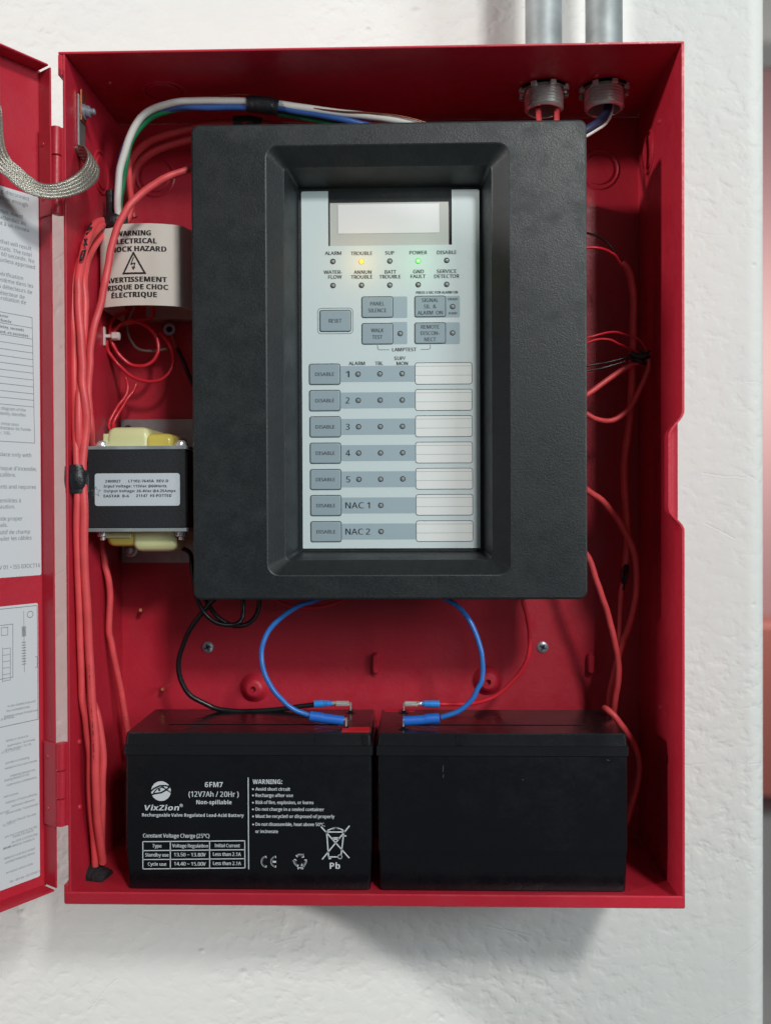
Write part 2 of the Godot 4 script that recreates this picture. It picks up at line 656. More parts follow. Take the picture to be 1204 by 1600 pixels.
func cabinet():
	var c := thing("fire_alarm_cabinet", "open red steel wall cabinet with its door swung out", "cabinet", v(0, -252.5, 0))
	var st := mb()
	# back, with two pressed standoff cones, lances and knockouts as parts of their own
	box(st, -180, 182, -251, 251, -1.6, 0, 0)
	part("back_panel", st, M.red, c)
	# top
	st = mb()
	box(st, -183.0, 183.2, 251.2, 252.6, -1.6, 99.2, 0.35)
	box(st, -183.2, -180.6, 238.5, 251.1, 82.0, 99.2, 0.5)
	part("top_wall", st, M.red, c)
	# bottom with its turned-up front lip
	st = mb()
	box(st, -183.0, 183.2, -252.8, -249.4, -1.6, 97.5, 0.3)
	box(st, -183.2, 183.4, -253.0, -245.6, 97.6, 99.4, 0.7)
	box(st, -183.2, -180.6, -249.3, -241.0, 82.0, 99.2, 0.5)
	part("bottom_wall", st, M.red, c)
	# left side
	st = mb()
	box(st, -180.5, -179.0, -249.3, 251.1, -1.5, 99.0, 0.35)
	part("left_wall", st, M.red, c)
	# right side: a sheet with a finger dent pressed into its front edge
	st = mb()
	var ys := []
	for k in 26:
		ys.append(-249.3 + k * (215.0 / 25.0))
	for k in 31:
		ys.append(-33.0 + k * (73.0 / 30.0))
	for k in range(1, 25):
		ys.append(40.0 + k * (211.1 / 24.0))
	var zs := [-1.5, 30.0, 60.0, 80.0, 86.0, 87.2, 88.4, 89.6, 91.0, 95.0, 99.2]
	var side_at := func(y: float, z: float) -> float:
		var e := smoothstep(-31.0, -19.0, y) * (1.0 - smoothstep(24.0, 38.0, y))
		return 8.0 * e * smoothstep(86.0, 91.0, z)
	for face in 2:
		st.set_smooth_group(1 + face)
		for i in ys.size() - 1:
			for k in zs.size() - 1:
				var q := []
				for s in [[0, 0], [1, 0], [1, 1], [0, 1]]:
					var y: float = ys[i + s[0]]
					var z: float = zs[k + s[1]]
					q.append(v((181.8 if face == 0 else 183.2) - side_at.call(y, z), y, z))
				if face == 0:
					quad(st, q[0], q[1], q[2], q[3])
				else:
					quad(st, q[3], q[2], q[1], q[0])
	st.set_smooth_group(4)
	for i in ys.size() - 1:
		var a: float = side_at.call(ys[i], 99.2)
		var b: float = side_at.call(ys[i + 1], 99.2)
		quad(st, v(181.8 - a, ys[i], 99.2), v(181.8 - b, ys[i + 1], 99.2), v(183.2 - b, ys[i + 1], 99.2), v(183.2 - a, ys[i], 99.2))
	part("right_wall", st, M.red, c)
	# knockouts: round slugs set in the sheet, with a raised ring
	for k in [v(-153.5, 214.2, 0), v(155, 215.4, 0)]:
		st = mb()
		lathe(st, k, Vector3.BACK, [w(14.0, 0), w(14.0, 0.5), w(13.2, 0.9), w(12.4, 0.5), w(12.4, 0.15), w(10.6, 0.15), w(10.3, 0.9), w(9.6, 1.1), w(0.2, 1.1)], 36)
		part("knockout", st, M.red, c)
	for k in [[v(-179, 203.8, 38), Vector3.RIGHT], [v(181.8, 216, 28), Vector3.LEFT], [v(-133, 251.2, 50), Vector3.DOWN]]:
		st = mb()
		lathe(st, k[0], k[1], [w(14.0, 0), w(14.0, 0.5), w(13.2, 0.9), w(12.4, 0.5), w(12.4, 0.15), w(10.6, 0.15), w(10.3, 0.9), w(9.6, 1.1), w(0.2, 1.1)], 36)
		part("knockout", st, M.red, c)
	for k in [[v(-165, 251.2, 62), Vector3.DOWN], [v(181.8, 225.6, 53), Vector3.LEFT], [v(181.8, -144.8, 54), Vector3.LEFT], [v(140, 251.2, 62), Vector3.DOWN], [v(-179, -160, 84), Vector3.RIGHT], [v(-179, -200, 84), Vector3.RIGHT]]:
		st = mb()
		lathe(st, k[0], k[1], [w(1.9, 0), w(1.7, 0.7), w(1.0, 1.2), w(0.1, 1.3)], 14)
		part("rivet", st, M.red, c)
	for k in [v(-85.7, -143.7, 0), v(77.1, -138.6, 0)]:
		st = mb()
		lathe(st, k, Vector3.BACK, [w(10.5, 0), w(9.8, 0.6), w(8.2, 2.6), w(6.2, 5.2), w(4.6, 6.4), w(2.0, 6.7), w(1.9, 3.0), w(0.1, 2.8)], 36)
		part("standoff_cone", st, M.red, c)
	for k in [v(-0.6, -127, 0), v(148.2, -126, 0)]:
		st = mb()
		loft(st, [rr(k.x * 1000 - 2.6, k.x * 1000 + 2.6, -134, -119, 2.5, 0.0), rr(k.x * 1000 - 2.2, k.x * 1000 + 2.2, -133.4, -119.6, 2.1, 4.5), rr(k.x * 1000 - 1.4, k.x * 1000 + 1.4, -132.4, -120.6, 1.3, 5.4)])
		part("lance_tab", st, M.red, c)
	for k in [v(-165.5, -89.6, 0), v(-150.5, -144.6, 0)]:
		st = mb()
		lathe(st, k, Vector3(0.25, 0.15, 1), [w(1.5, 0), w(1.5, 9), w(1.1, 10)], 12)
		part("stud", st, M.copper, c)
	for k in [v(-118.5, -115.4, 0), v(115.4, -115.4, 0)]:
		st = mb()
		lathe(st, k, Vector3.BACK, [w(4.0, 0), w(4.0, 0.5), w(3.7, 1.0), w(2.4, 1.5), w(1.6, 1.6), w(1.0, 0.7), w(0.1, 0.6)], 24)
		var scr := part("mounting_screw", st, M.bolt, c)
		st = mb()
		var turn := 0.4 if k.x < 0 else 1.1
		for a in [turn, turn + PI / 2]:
			var d := Vector2(cos(a), sin(a)) * 2.3
			stroke(st, [w(k.x * 1000, k.y * 1000) - d, w(k.x * 1000, k.y * 1000) + d], 0.9, 1.68)
		part("screw_slot", st, M.black_print, scr)
	# hinges: a leaf on the door's edge and a barrel of three knuckles
	for y in [[156.0, 208.0], [-206.0, -156.0]]:
		st = mb()
		var third: float = (y[1] - y[0]) / 3.0
		for k in 3:
			lathe(st, v(-184.0, y[0] + third * k + 0.25, 100.2), Vector3.UP, [w(1.9, 0), w(2.9, 0.4), w(2.9, third - 0.7), w(1.9, third - 0.3)], 16, 1 + k * 70)
		box(st, -184.0, -180.4, y[0], y[1], 97.9, 98.9, 0.2)
		part("hinge", st, M.red, c)
	door(c)

func door(c: Node3D):
	# the door's own frame: x towards the hinge, y up, z out of its inner face
	var a := deg_to_rad(35.0)
	var T := Transform3D(Basis(Vector3(sin(a), 0, -cos(a)), Vector3.UP, Vector3(cos(a), 0, sin(a))), v(-197.0, 0, 94.0))
	var put := func(st: SurfaceTool, x0, x1, y0, y1, z0, z1, b = 0.3):
		var s := mb()
		box(s, x0, x1, y0, y1, z0, z1, b)
		st.append_from(done(s), 0, T)
	var st := mb()
	put.call(st, -366.0, 1.2, -244.2, 244.2, -1.4, 0.0, 0.0)
	var d := part("door", st.commit(), M.red, c)
	st = mb()
	put.call(st, 0.1, 1.3, -243.0, 243.0, -1.3, 11.5)
	put.call(st, -367.3, -366.1, -243.0, 243.0, -1.4, 11.5)
	put.call(st, -366.0, -0.6, 243.3, 244.5, 0.1, 11.5)
	put.call(st, -366.0, -0.6, -244.5, -243.3, 0.1, 11.5)
	part("door_flange", st.commit(), M.red, d)
	for y in [[156.0, 208.0], [-206.0, -156.0]]:
		st = mb()
		put.call(st, -1.0, -0.1, y[0], y[1], 1.6, 13.5)
		for yy in [0.2, 0.82]:
			var s := mb()
			lathe(s, v(-1.0, lerpf(y[0], y[1], yy), 5.5), Vector3.LEFT, [w(1.5, 0), w(1.3, 0.4), w(0.5, 0.6), w(0.1, 0.2)], 12)
			st.append_from(done(s), 0, T)
		part("hinge_leaf", st.commit(), M.red, d)
	sheets(d, T)

func sheets(d: Node3D, T: Transform3D):
	# two printed sheets glued to the inner face; only their edge nearest the hinge shows
	var top := [-13.06, 168.69, -14.99, -56.99]
	var low := [-15.13, -73.5, -16.52, -237.29]
	for s in [[-0.6, top[1], top[3]], [-3.0, low[1], low[3]]]:
		var st := mb()
		var q := mb()
		slab(q, -352.0, s[0], s[2], s[1], 0.02, 0.30, 1.2, 0.05)
		st.append_from(done(q), 0, T)
		part("instruction_sheet", st.commit(), M.paper, d)
	var st := mb()
	var say := func(s: String, x: float, y: float, cap: float, bold := false):
		letters(st, s, x, y, 0.0, cap, 0.36, bold, T, 1)
	for s in [["ng, disconnect", -6.73, 165.92], ["allow enough", -7.59, 162], ["entes. Avant", -10.74, 154.34], ["s attendez au", -9.13, 150.76], ["ent à un niveau", -7.09, 147.34],
			["re that will result", -5.52, 136.86], ["ircuits. The total", -5.55, 133.11], ["d 60 seconds. No", -3.79, 129.74], ["s unless approved", -3.32, 126.24],
			["vérification", -11.05, 118.24], ["système dans les", -4.54, 114.84], ["es détecteurs de", -5.32, 111.09], ["détecteur de", -10.2, 107.32], ["probation de", -9.32, 104.28],
			["eplace only with", -6.73, 14.38], ["risque d'incendie,", -3.28, 6.36], ["calibre.", -16.75, 2.62], ["ments and requires", -3.79, -4.32], ["sensibles à", -13.63, -12.34],
			["caution.", -17.23, -15.89], ["vide proper", -12.66, -22.87], ["eals.", -22.12, -26.43], ["ositif de champ", -7.78, -30.72], ["ouler les câbles", -6.98, -34.35], ["V 01 • ISS 03OCT16", -1.49, -51.01]]:
		say.call(s[0], s[1], s[2], 2.3)
	for s in [["ector", -20.53, 94.14], ["fumée", -18.72, 91.47], ["Delay, seconds", -10.89, 87.84], ["ard, en secondes", -8.04, 84.88]]:
		say.call(s[0], s[1], s[2], 1.6, true)
	for s in [["ng diagram of the", -10.06, 40.88], ["patibility identifier", -9.68, 37.89], ["(mise sous", -14.63, 32.08], ["détecteur de fumée", -6.85, 29.58], ["te : 100.", -19.91, 26.7]]:
		say.call(s[0], s[1], s[2], 1.75)
	for s in [["in the shaded area and", -5.29, -131.68], ["the unshaded area.", -8.66, -134.3], ["between power-limited and", -3.87, -137.29], ["at all times.", -18.52, -138.47],
			["liance or device to", -10.05, -151.5], ["supervision. Terminate", -5.7, -154.52], ["of line resistor. For UL", -8.01, -156.69], ["4.7. For ULC", -15.03, -157.8], ["-P1.", -24.67, -157.88],
			["ported on initiating", -9.53, -164.34], ["nected to four-wire smoke", -4.54, -167.41], ["initiating devices can", -5.64, -172.51], ["tiating device circuit.", -9.41, -174.26], ["supervisory combination", -4.84, -177.29],
			["red sources.", -16.47, -183.62], ["isdiction of local authority", -4.5, -187.34], ["technical reference", -6.21, -190.33], ["above under \"Commercial", -4.13, -193.58], ["nd Unit.\"", -21.79, -192.49],
			["cuits as Class B. For end-", -5.02, -199.08], ["15.1.8-1.1.", -18.64, -200.13], ["you can connect to the IDC", -4.46, -206.91], ["Series Fire Alarm", -7.2, -208.4], ["list (P/N 3101019-EN)", -4.71, -211.44],
			["smoke detector models in", -6.41, -213.61], ["circuit.", -21.16, -213.23], ["detectors and dry contact", -6.04, -219.46], ["certified initiating device", -6.48, -222], ["on some control units", -7.78, -228.08], ["EN • REV 04 • ISS 07DEC16", -2.36, -234.09]]:
		say.call(s[0], s[1], s[2], 1.3)
	part("lettering", st, M.paper_ink, d)
	# ruled tables and the wiring drawing
	st = mb()
	var rule := func(st: SurfaceTool, p: Array, t := 0.3, closed := false):
		var l := []
		for k in range(0, p.size(), 2):
			l.append(w(p[k], p[k + 1]))
		stroke(st, l, t, 0.34, T, closed)
	rule.call(st, [-5.45, 96.14, -4.41, 21.78])
	for k in [[-5.45, 96.14], [-5.5, 89.91], [-5.35, 83.38], [-5.39, 79.09], [-5.21, 75.13], [-5.12, 71.2], [-5.03, 67.18], [-4.9, 63.21], [-4.93, 59.15], [-4.84, 55.09], [-4.79, 50.96], [-4.82, 47.15], [-4.77, 43.21], [-4.41, 21.78]]:
		rule.call(st, [k[0], k[1], -70.0, k[1]])
	part("ruled_line", st, M.paper_ink, d)
	st = mb()
	var f := [-3.55, -74.96, -4.13, -142.99]
	rule.call(st, [-80.0, f[1], f[0], f[1], f[0], f[3], -80.0, f[3]], 0.35)
	rule.call(st, [-12.3, -77.54, -12.2, -113.42], 0.25)
	rule.call(st, [-70.0, [-19.26, -84.32][1], -19.26, -84.32, -19.52, -115.29, -70.0, [-19.52, -115.29][1]], 0.3)
	for k in 6:
		var y: float = lerpf([-20.18, -98.02][1], [-20.34, -116.65][1], k / 5.0)
		rule.call(st, [[-20.98, -97.91][0], y, [-25.73, -97.28][0], y], 0.25)
	rule.call(st, [-20.98, -97.91, -21.14, -116.52], 0.25)
	rule.call(st, [-25.73, -97.28, -25.91, -117.24], 0.25)
	rule.call(st, [-22.47, -85.82, -22.51, -90.27, -26.46, -90.17, -26.42, -85.74], 0.25, true)
	rule.call(st, [-5.07, -105.35, -3.81, -105.53, -3.86, -111.65, -5.12, -111.84], 0.3)
	for k in 9:
		for g in [[-13.61, -86.83, -13.65, -92.09], [-13.69, -95.86, -13.79, -108.66]]:
			var y: float = lerpf(g[1], g[3], k / 8.0)
			rule.call(st, [g[0], y, g[0] + 2.6, y], 0.4)
	var o := [-8.19, -79.84]
	stroke(st, arc(w(o[0], o[1]), 1.9, 0, 360), 0.35, 0.34, T)
	part("ruled_line", st, M.paper_ink, d)

# ---------------------------------------------------------------- conduits through the top

func conduits():
	var spots := [[110.5, "left galvanised conduit above the cabinet, beside its twin", "threaded steel conduit connector under the left conduit, red cables inside"], [149.0, "right galvanised conduit above the cabinet, nearest its corner", "threaded steel conduit connector under the right conduit, dark cable inside"]]
	for s in spots:
		var st := mb()
		lathe(st, v(s[0], 254.0, 44.0), Vector3.UP, [w(11.7, 0), w(11.7, 420)], 40)
		single("conduit", st, M.zinc, s[1], "conduit", "conduits entering the cabinet's top")
		var c := thing("conduit_connector", s[2], "connector", v(s[0], 251, 44), "connectors in the cabinet's top")
		st = mb()
		var prof := [w(11.2, 0.0)]
		for k in 6:
			prof.append_array([w(11.3, 1.6 + k * 2.0), w(12.6, 2.4 + k * 2.0), w(12.6, 2.7 + k * 2.0)])
		prof.append_array([w(11.3, 14.0), w(10.4, 14.2), w(10.2, 13.6), w(10.0, 0.2)])
		lathe(st, v(s[0], 251.0, 44.0), Vector3.DOWN, prof, 40, 1, false)
		part("thread", st, M.steel, c)
		st = mb()
		# lock nut: a ring with teeth bent down at its rim
		lathe(st, v(s[0], 251.0, 44.0), Vector3.DOWN, [w(12.8, 0.2), w(15.2, 0.2), w(15.4, 1.0), w(15.2, 2.0), w(12.8, 2.4), w(12.8, 0.2)], 40, 1, false)
		for k in 8:
			var a := TAU * (k + 0.3) / 8.0
			var q := mb()
			box(q, -1.9, 1.9, -3.6, -0.6, 13.6, 16.6, 0.4)
			st.append_from(done(q), 0, Transform3D(Basis(Vector3.UP, a), v(s[0], 251.0, 44.0)))
		part("lock_nut", st.commit(), M.steel, c)
	# cables dropping out of them
	for p in [[[v(105.7, 250.1, 46), v(106.5, 239.9, 46), v(106.4, 227.1, 52), v(106.8, 209.8, 60)], "red_cable", "red cable dropping from the left conduit behind the panel, left of a pair", M.red_jacket, 1.7], [[v(118, 249.1, 46), v(118.4, 239.7, 46), v(117, 227, 52), v(112.4, 207.7, 60)], "red_cable", "red cable dropping from the left conduit behind the panel, right of a pair", M.red_jacket, 1.7],
			[[v(151.9, 250.3, 44), v(151.5, 240.1, 44), v(146.9, 230.3, 48), v(138.4, 221.8, 54), v(126.8, 214.3, 58)], "dark_blue_cable", "dark blue cable curving from the right conduit behind the panel", M.navy, 2.6],
			[[v(155.2, 250.3, 44), v(154.7, 238.8, 44), v(151, 228.2, 48), v(141.4, 219.3, 55), v(126.4, 209.5, 60)], "grey_wire", "thin pale wire following the dark blue cable under the right conduit", M.white_wire, 0.9]]:
		single(p[1], wire_mesh(p[0], p[4]), p[3], p[2], "cable", "cables from the conduits" if p[1] == "red_cable" else "")

# ---------------------------------------------------------------- the black control panel

func control_panel():
	var c := thing("control_panel", "black plastic control panel with a grey keypad sunk in its middle", "control panel", v(11, -72.5, 40))
	var st := mb()
	# the shell: rim, front, bevelled opening and the well down to the keypad
	loft(st, [rr(-106.2, 128.2, -71.6, 212.2, 4.5, 70.0), rr(-107.4, 129.4, -72.8, 213.2, 5.0, 86.4), rr(-107.0, 129.0, -72.4, 212.8, 4.6, 87.6), rr(-106.0, 128.0, -71.4, 211.8, 3.6, 88.0),
		rr(-62.6, 83.6, -58.6, 200.2, 7.5, 88.0), rr(-61.9, 82.9, -57.9, 199.5, 7.0, 87.7), rr(-53.2, 74.4, -50.2, 191.0, 3.2, 79.0), rr(-52.4, 73.6, -49.4, 190.2, 2.8, 78.3),
		rr(-46.4, 69.6, -45.2, 185.0, 1.5, 56.0), rr(-20.0, 44.0, 0.0, 140.0, 1.0, 54.0)], false, true)
	part("housing", st, M.black, c)
	st = mb()
	loft(st, [rr(-60, 82, -58, 199, 3, 46.0), rr(-60, 82, -58, 199, 3, 53.0), rr(-104, 126, -69, 210, 4, 69.0)], true, false)
	for k in [[-90.0, 195.0], [112.0, 195.0], [-90.0, -55.0], [112.0, -55.0]]:
		lathe(st, v(k[0], k[1], 0.2), Vector3.BACK, [w(4, 0), w(4, 66)], 16)
	part("back_shell", st, M.black, c)
	# two little slots under the keypad
	for k in [[-24.27, -48.03], [41.03, -47.8]]:
		st = mb()
		box(st, k[0] - 5.0, k[0] + 5.0, k[1] - 0.5, k[1] + 0.5, 60.0, 62.6, 0.2)
		part("catch", st, M.button, c)
	# keypad plate with a notch for the display
	st = mb()
	var z := 57.0
	var left := -44.6
	var right := 67.9
	var low := -43.4
	var high := 183.1
	var nl := -27.6
	var nr := 50.6
	var nb := 148.4
	var outline := PackedVector2Array([w(left, low), w(right, low), w(right, high - 0.8), w(right - 0.8, high), w(nr, high), w(nr, nb), w(nl, nb), w(nl, high), w(left + 0.8, high), w(left, high - 0.8)])
	polygon(st, outline, z)
	for i in outline.size():
		var a: Vector2 = outline[i]
		var b: Vector2 = outline[(i + 1) % outline.size()]
		quad(st, v(a.x, a.y, z), v(b.x, b.y, z), v(b.x, b.y, z - 2.4), v(a.x, a.y, z - 2.4))
	var plate := part("faceplate", st, M.face, c)
	# display: grey surround, darker side walls, pale screen
	st = mb()
	loft(st, [rr(-29.6, 51.4, 147.0, 184.8, 0.5, 55.2, 2), rr(-29.6, 51.4, 147.0, 184.8, 0.5, 54.4, 2)], false, true)
	part("display_recess", st, M.lamp_ring, c)
	st = mb()
	box(st, -26.6, 48.7, 146.0, 179.7, 54.6, 55.6, 0.2)
	var disp := part("display", st, M.display, c)
	st = mb()
	box(st, -21.5, 42.8, 156.4, 174.9, 55.62, 55.9, 0.1)
	part("display_screen", st, M.screen, disp)
	# legends printed on the plate
	st = mb()
	for t in [["ALARM", -24.46, 143.83, 10.23, 2.19], ["TROUBLE", -6.46, 143.55, 13.4, 2.19], ["SUP", 11.34, 143.63, 5.56, 2.19], ["POWER", 29.36, 143.63, 10.97, 2.19], ["DISABLE", 47.31, 143.59, 12.18, 2.19],
			["WATER-", -24.59, 131.85, 11.62, 2.19], ["FLOW", -23.3, 128.8, 8.53, 2.19], ["ANNUN", -5.82, 131.69, 11.13, 2.19], ["TROUBLE", -6.44, 128.66, 13.4, 2.19], ["BATT", 11.82, 131.62, 7.19, 2.19], ["TROUBLE", 11.48, 128.64, 13.4, 2.19],
			["GND", 29.44, 131.72, 6.66, 2.19], ["FAULT", 29.22, 128.65, 9.34, 2.19], ["SERVICE", 47.23, 131.69, 12.18, 2.19], ["DETECTOR", 47.3, 128.54, 15.68, 2.19],
			["PRESS 3 SEC FOR ALARM ON", 41.08, 118.39, 26.11, 1.58], ["STEADY", 51, 113.98, 6.09, 1.38], ["FLASH", 51.02, 105.17, 5.08, 1.38], ["LAMPTEST", 20.34, 82.52, 15.19, 2.19],
			["ALARM", -9.73, 73.98, 10.15, 2.19], ["TBL", 4.41, 73.87, 4.95, 2.19], ["SUP/", 17.52, 77, 6.9, 2.19], ["MON", 19.01, 73.75, 7.07, 2.19],
			["1", -15.69, 67.21, 2.23, 3.82], ["2", -15.68, 50.58, 2.44, 3.82], ["3", -15.68, 33.86, 2.44, 3.82], ["4", -15.63, 17.17, 2.84, 3.82], ["5", -15.58, 0.46, 2.44, 3.82], ["NAC 1", -9.63, -16.07, 15.51, 3.82], ["NAC 2", -9.58, -32.74, 15.68, 3.82]]:
		letters(st, t[0], t[1], t[2], t[3], t[4], z + 0.2, false, Transform3D(), 0, 0.0, 0.0, 0.12)
	stroke(st, [w(3.4, 85.54), w(3.39, 83.72), w(3.8, 82.86), w(4.77, 82.45), w(10.77, 82.4)], 0.28, z + 0.08)
	stroke(st, [w(30.67, 82.48), w(35.69, 82.52), w(36.54, 82.99), w(36.79, 84.04), w(36.8, 85.58)], 0.28, z + 0.08)
	part("lettering", st, M.ink, plate)
	# tinted bands behind the lamps
	for b in [[17.04, 109.29, 10.56, 13.57], [16.98, 92.95, 10.56, 14.05], [50.42, 109.38, 10.15, 13.57], [50.37, 92.58, 10.15, 13.73],
			[3.49, 67.27, 47.52, 10.15], [3.5, 50.53, 47.52, 10.15], [3.55, 33.78, 47.52, 10.15], [3.61, 17.14, 47.52, 10.15], [3.66, 0.46, 47.52, 10.15], [3.72, -16.12, 47.52, 10.15], [3.81, -32.7, 47.52, 10.15]]:
		st = mb()
		slab(st, b[0] - b[2] / 2, b[0] + b[2] / 2, b[1] - b[3] / 2, b[1] + b[3] / 2, z - 0.5, z + 0.10, 0.9, 0.02, 1, 3)
		part("band", st, M.band, plate)
	# membrane keys
	for k in [["PANEL", "SILENCE", "", 3.34, 109.42, 20.14, 13.65], ["SIGNAL", "SIL  &", "ALARM  ON", 36.72, 109.51, 19.9, 13.65], ["RESET", "", "", -23.31, 100.97, 20.14, 13.97], ["WALK", "TEST", "", 3.31, 92.59, 20.06, 13.65], ["REMOTE", "DISCON-", "NECT", 36.66, 92.66, 19.9, 13.65],
			["DISABLE", "", "", -30.22, 67.2, 20.06, 13.57], ["DISABLE", "", "", -30.18, 50.52, 20.06, 13.57], ["DISABLE", "", "", -30.05, 33.83, 19.98, 13.48], ["DISABLE", "", "", -29.96, 17.12, 19.98, 13.48], ["DISABLE", "", "", -29.92, 0.41, 19.98, 13.4], ["DISABLE", "", "", -29.83, -16.15, 19.98, 13.48], ["DISABLE", "", "", -29.79, -32.76, 19.9, 13.4]]:
		key(c, k, z)
	# lamps
	for p in [[-24.6, 138.61], [-6.48, 138.41], [11.4, 138.46], [29.34, 138.38], [47.29, 138.51], [-24.59, 123.38], [-6.55, 123.36], [11.34, 123.3], [29.28, 123.4], [47.24, 123.42],
			[50.91, 109.33], [17.79, 92.62], [50.85, 92.73],
			[-9.02, 67.16], [4.83, 67.22], [18.91, 67.23], [-8.93, 50.53], [4.92, 50.56], [18.92, 50.58], [-8.84, 33.82], [4.98, 33.81], [18.98, 33.89],
			[-8.79, 17.13], [5.03, 17.13], [19.04, 17.18], [-8.74, 0.43], [5.04, 0.45], [19.1, 0.59], [5.1, -16.12], [5.15, -32.75]]:
		indicator(c, p[0], p[1], z)
	# the two lit lamps also light the plate round them
	for g in [[-6.48, 138.41, Color8(255, 196, 70), "trouble_light"], [29.34, 138.38, Color8(120, 255, 110), "power_light"]]:
		var l := OmniLight3D.new()
		l.name = g[3]
		l.position = v(g[0], g[1], z + 14.0)
		l.light_color = g[2]
		l.light_energy = 0.00013 if g[3] == "trouble_light" else 0.00006
		l.light_size = 0.01
		l.omni_range = 0.3
		l.omni_attenuation = 2.0
		l.shadow_enabled = true
		add_child(l)
	# pale name cards in their outlined windows
	for b in [[45.07, 67.23, 36.15, 13.89], [45.09, 50.48, 36.15, 13.65], [45.12, 33.85, 36.15, 13.65], [45.18, 17.2, 36.15, 13.57], [45.25, 0.62, 36.15, 13.57], [45.31, -15.92, 36.15, 13.48], [45.38, -32.59, 36.15, 13.48]]:
		var x0: float = b[0] - b[2] / 2
		var x1: float = b[0] + b[2] / 2
		var y0: float = b[1] - b[3] / 2
		var y1: float = b[1] + b[3] / 2
		st = mb()
		loft(st, [rr(x0, x1, y0, y1, 1.6, z - 0.4), rr(x0, x1, y0, y1, 1.6, z + 0.16), rr(x0 + 0.33, x1 - 0.33, y0 + 0.33, y1 - 0.33, 1.3, z + 0.16), rr(x0 + 0.33, x1 - 0.33, y0 + 0.33, y1 - 0.33, 1.3, z + 0.02)], false, false)
		var win := part("card_window", st, M.ink, c)
		st = mb()
		slab(st, x0 + 0.3, x1 - 0.3, y0 + 0.3, y1 - 0.3, z - 0.4, z + 0.08, 1.3, 0.02)
		part("name_card", st, M.card, win)
		st = mb()
		for y in [0.835, 0.415]:
			stroke(st, [w(x0 + 0.5, lerpf(y0, y1, y)), w(x1 - 0.5, lerpf(y0, y1, y))], 0.26, z + 0.11)
		part("printed_line", st, M.card_line, win)

func key(c: Node3D, k: Array, z: float):
	var x: float = k[3]
	var y: float = k[4]
	var hx: float = k[5] / 2.0
	var hy: float = k[6] / 2.0
	var st := mb()
	loft(st, [rr(x - hx, x + hx, y - hy, y + hy, 1.5, z - 0.4), rr(x - hx, x + hx, y - hy, y + hy, 1.5, z + 0.16), rr(x - hx + 0.42, x + hx - 0.42, y - hy + 0.42, y + hy - 0.42, 1.2, z + 0.16)], false, true)
	var b := part("button", st, M.ink, c)
	st = mb()
	loft(st, [rr(x - hx + 0.46, x + hx - 0.46, y - hy + 0.46, y + hy - 0.46, 1.1, z - 0.3), rr(x - hx + 0.46, x + hx - 0.46, y - hy + 0.46, y + hy - 0.46, 1.1, z + 0.2), rr(x - hx + 0.9, x + hx - 0.9, y - hy + 0.9, y + hy - 0.9, 0.9, z + 0.42)], false, true)
	part("key_top", st, M.button, b)
	if k[0] == "RESET":
		st = mb()
		loft(st, [rr(x - hx - 1.25, x + hx + 1.25, y - hy - 1.25, y + hy + 1.25, 2.4, z - 0.3), rr(x - hx - 1.25, x + hx + 1.25, y - hy - 1.25, y + hy + 1.25, 2.4, z + 0.12), rr(x - hx - 0.95, x + hx + 0.95, y - hy - 0.95, y + hy + 0.95, 2.1, z + 0.12), rr(x - hx - 0.95, x + hx + 0.95, y - hy - 0.95, y + hy + 0.95, 2.1, z - 0.3)], false, false)
		part("key_outline", st, M.thin_ink, b)
	st = mb()
	var lines := []
	for i in 3:
		if k[i]:
			lines.append(k[i])
	var step := 4.25 if lines.size() < 3 else 3.95
	for i in lines.size():
		letters(st, lines[i], x, y - (i - (lines.size() - 1) / 2.0) * step, 12.0 if lines[i] == "DISABLE" else 0.0, 2.2 if lines[i] == "DISABLE" else 2.35, z + 0.48, false, Transform3D(), 0, 0.0, 0.0, 0.10)
	part("lettering", st, M.ink, b)

var lamp_count := 0
func indicator(c: Node3D, x: float, y: float, z: float):
	lamp_count += 1
	var st := mb()
	lathe(st, v(x, y, z - 0.4), Vector3.BACK, [w(1.75, 0.0), w(1.75, 0.62), w(1.25, 0.66), w(1.2, 0.3)], 20, 1, false)
	var ring := part("indicator_light", st, M.amber_ring if lamp_count == 2 else M.green_ring if lamp_count == 4 else M.lamp_ring, c)
	st = mb()
	lathe(st, v(x, y, z - 0.4), Vector3.BACK, [w(1.22, 0.2), w(1.1, 0.55), w(0.75, 0.9), w(0.1, 1.02)], 16)
	part("lens", st, M.amber if lamp_count == 2 else M.green if lamp_count == 4 else M.lamp_off, ring)

# ---------------------------------------------------------------- batteries

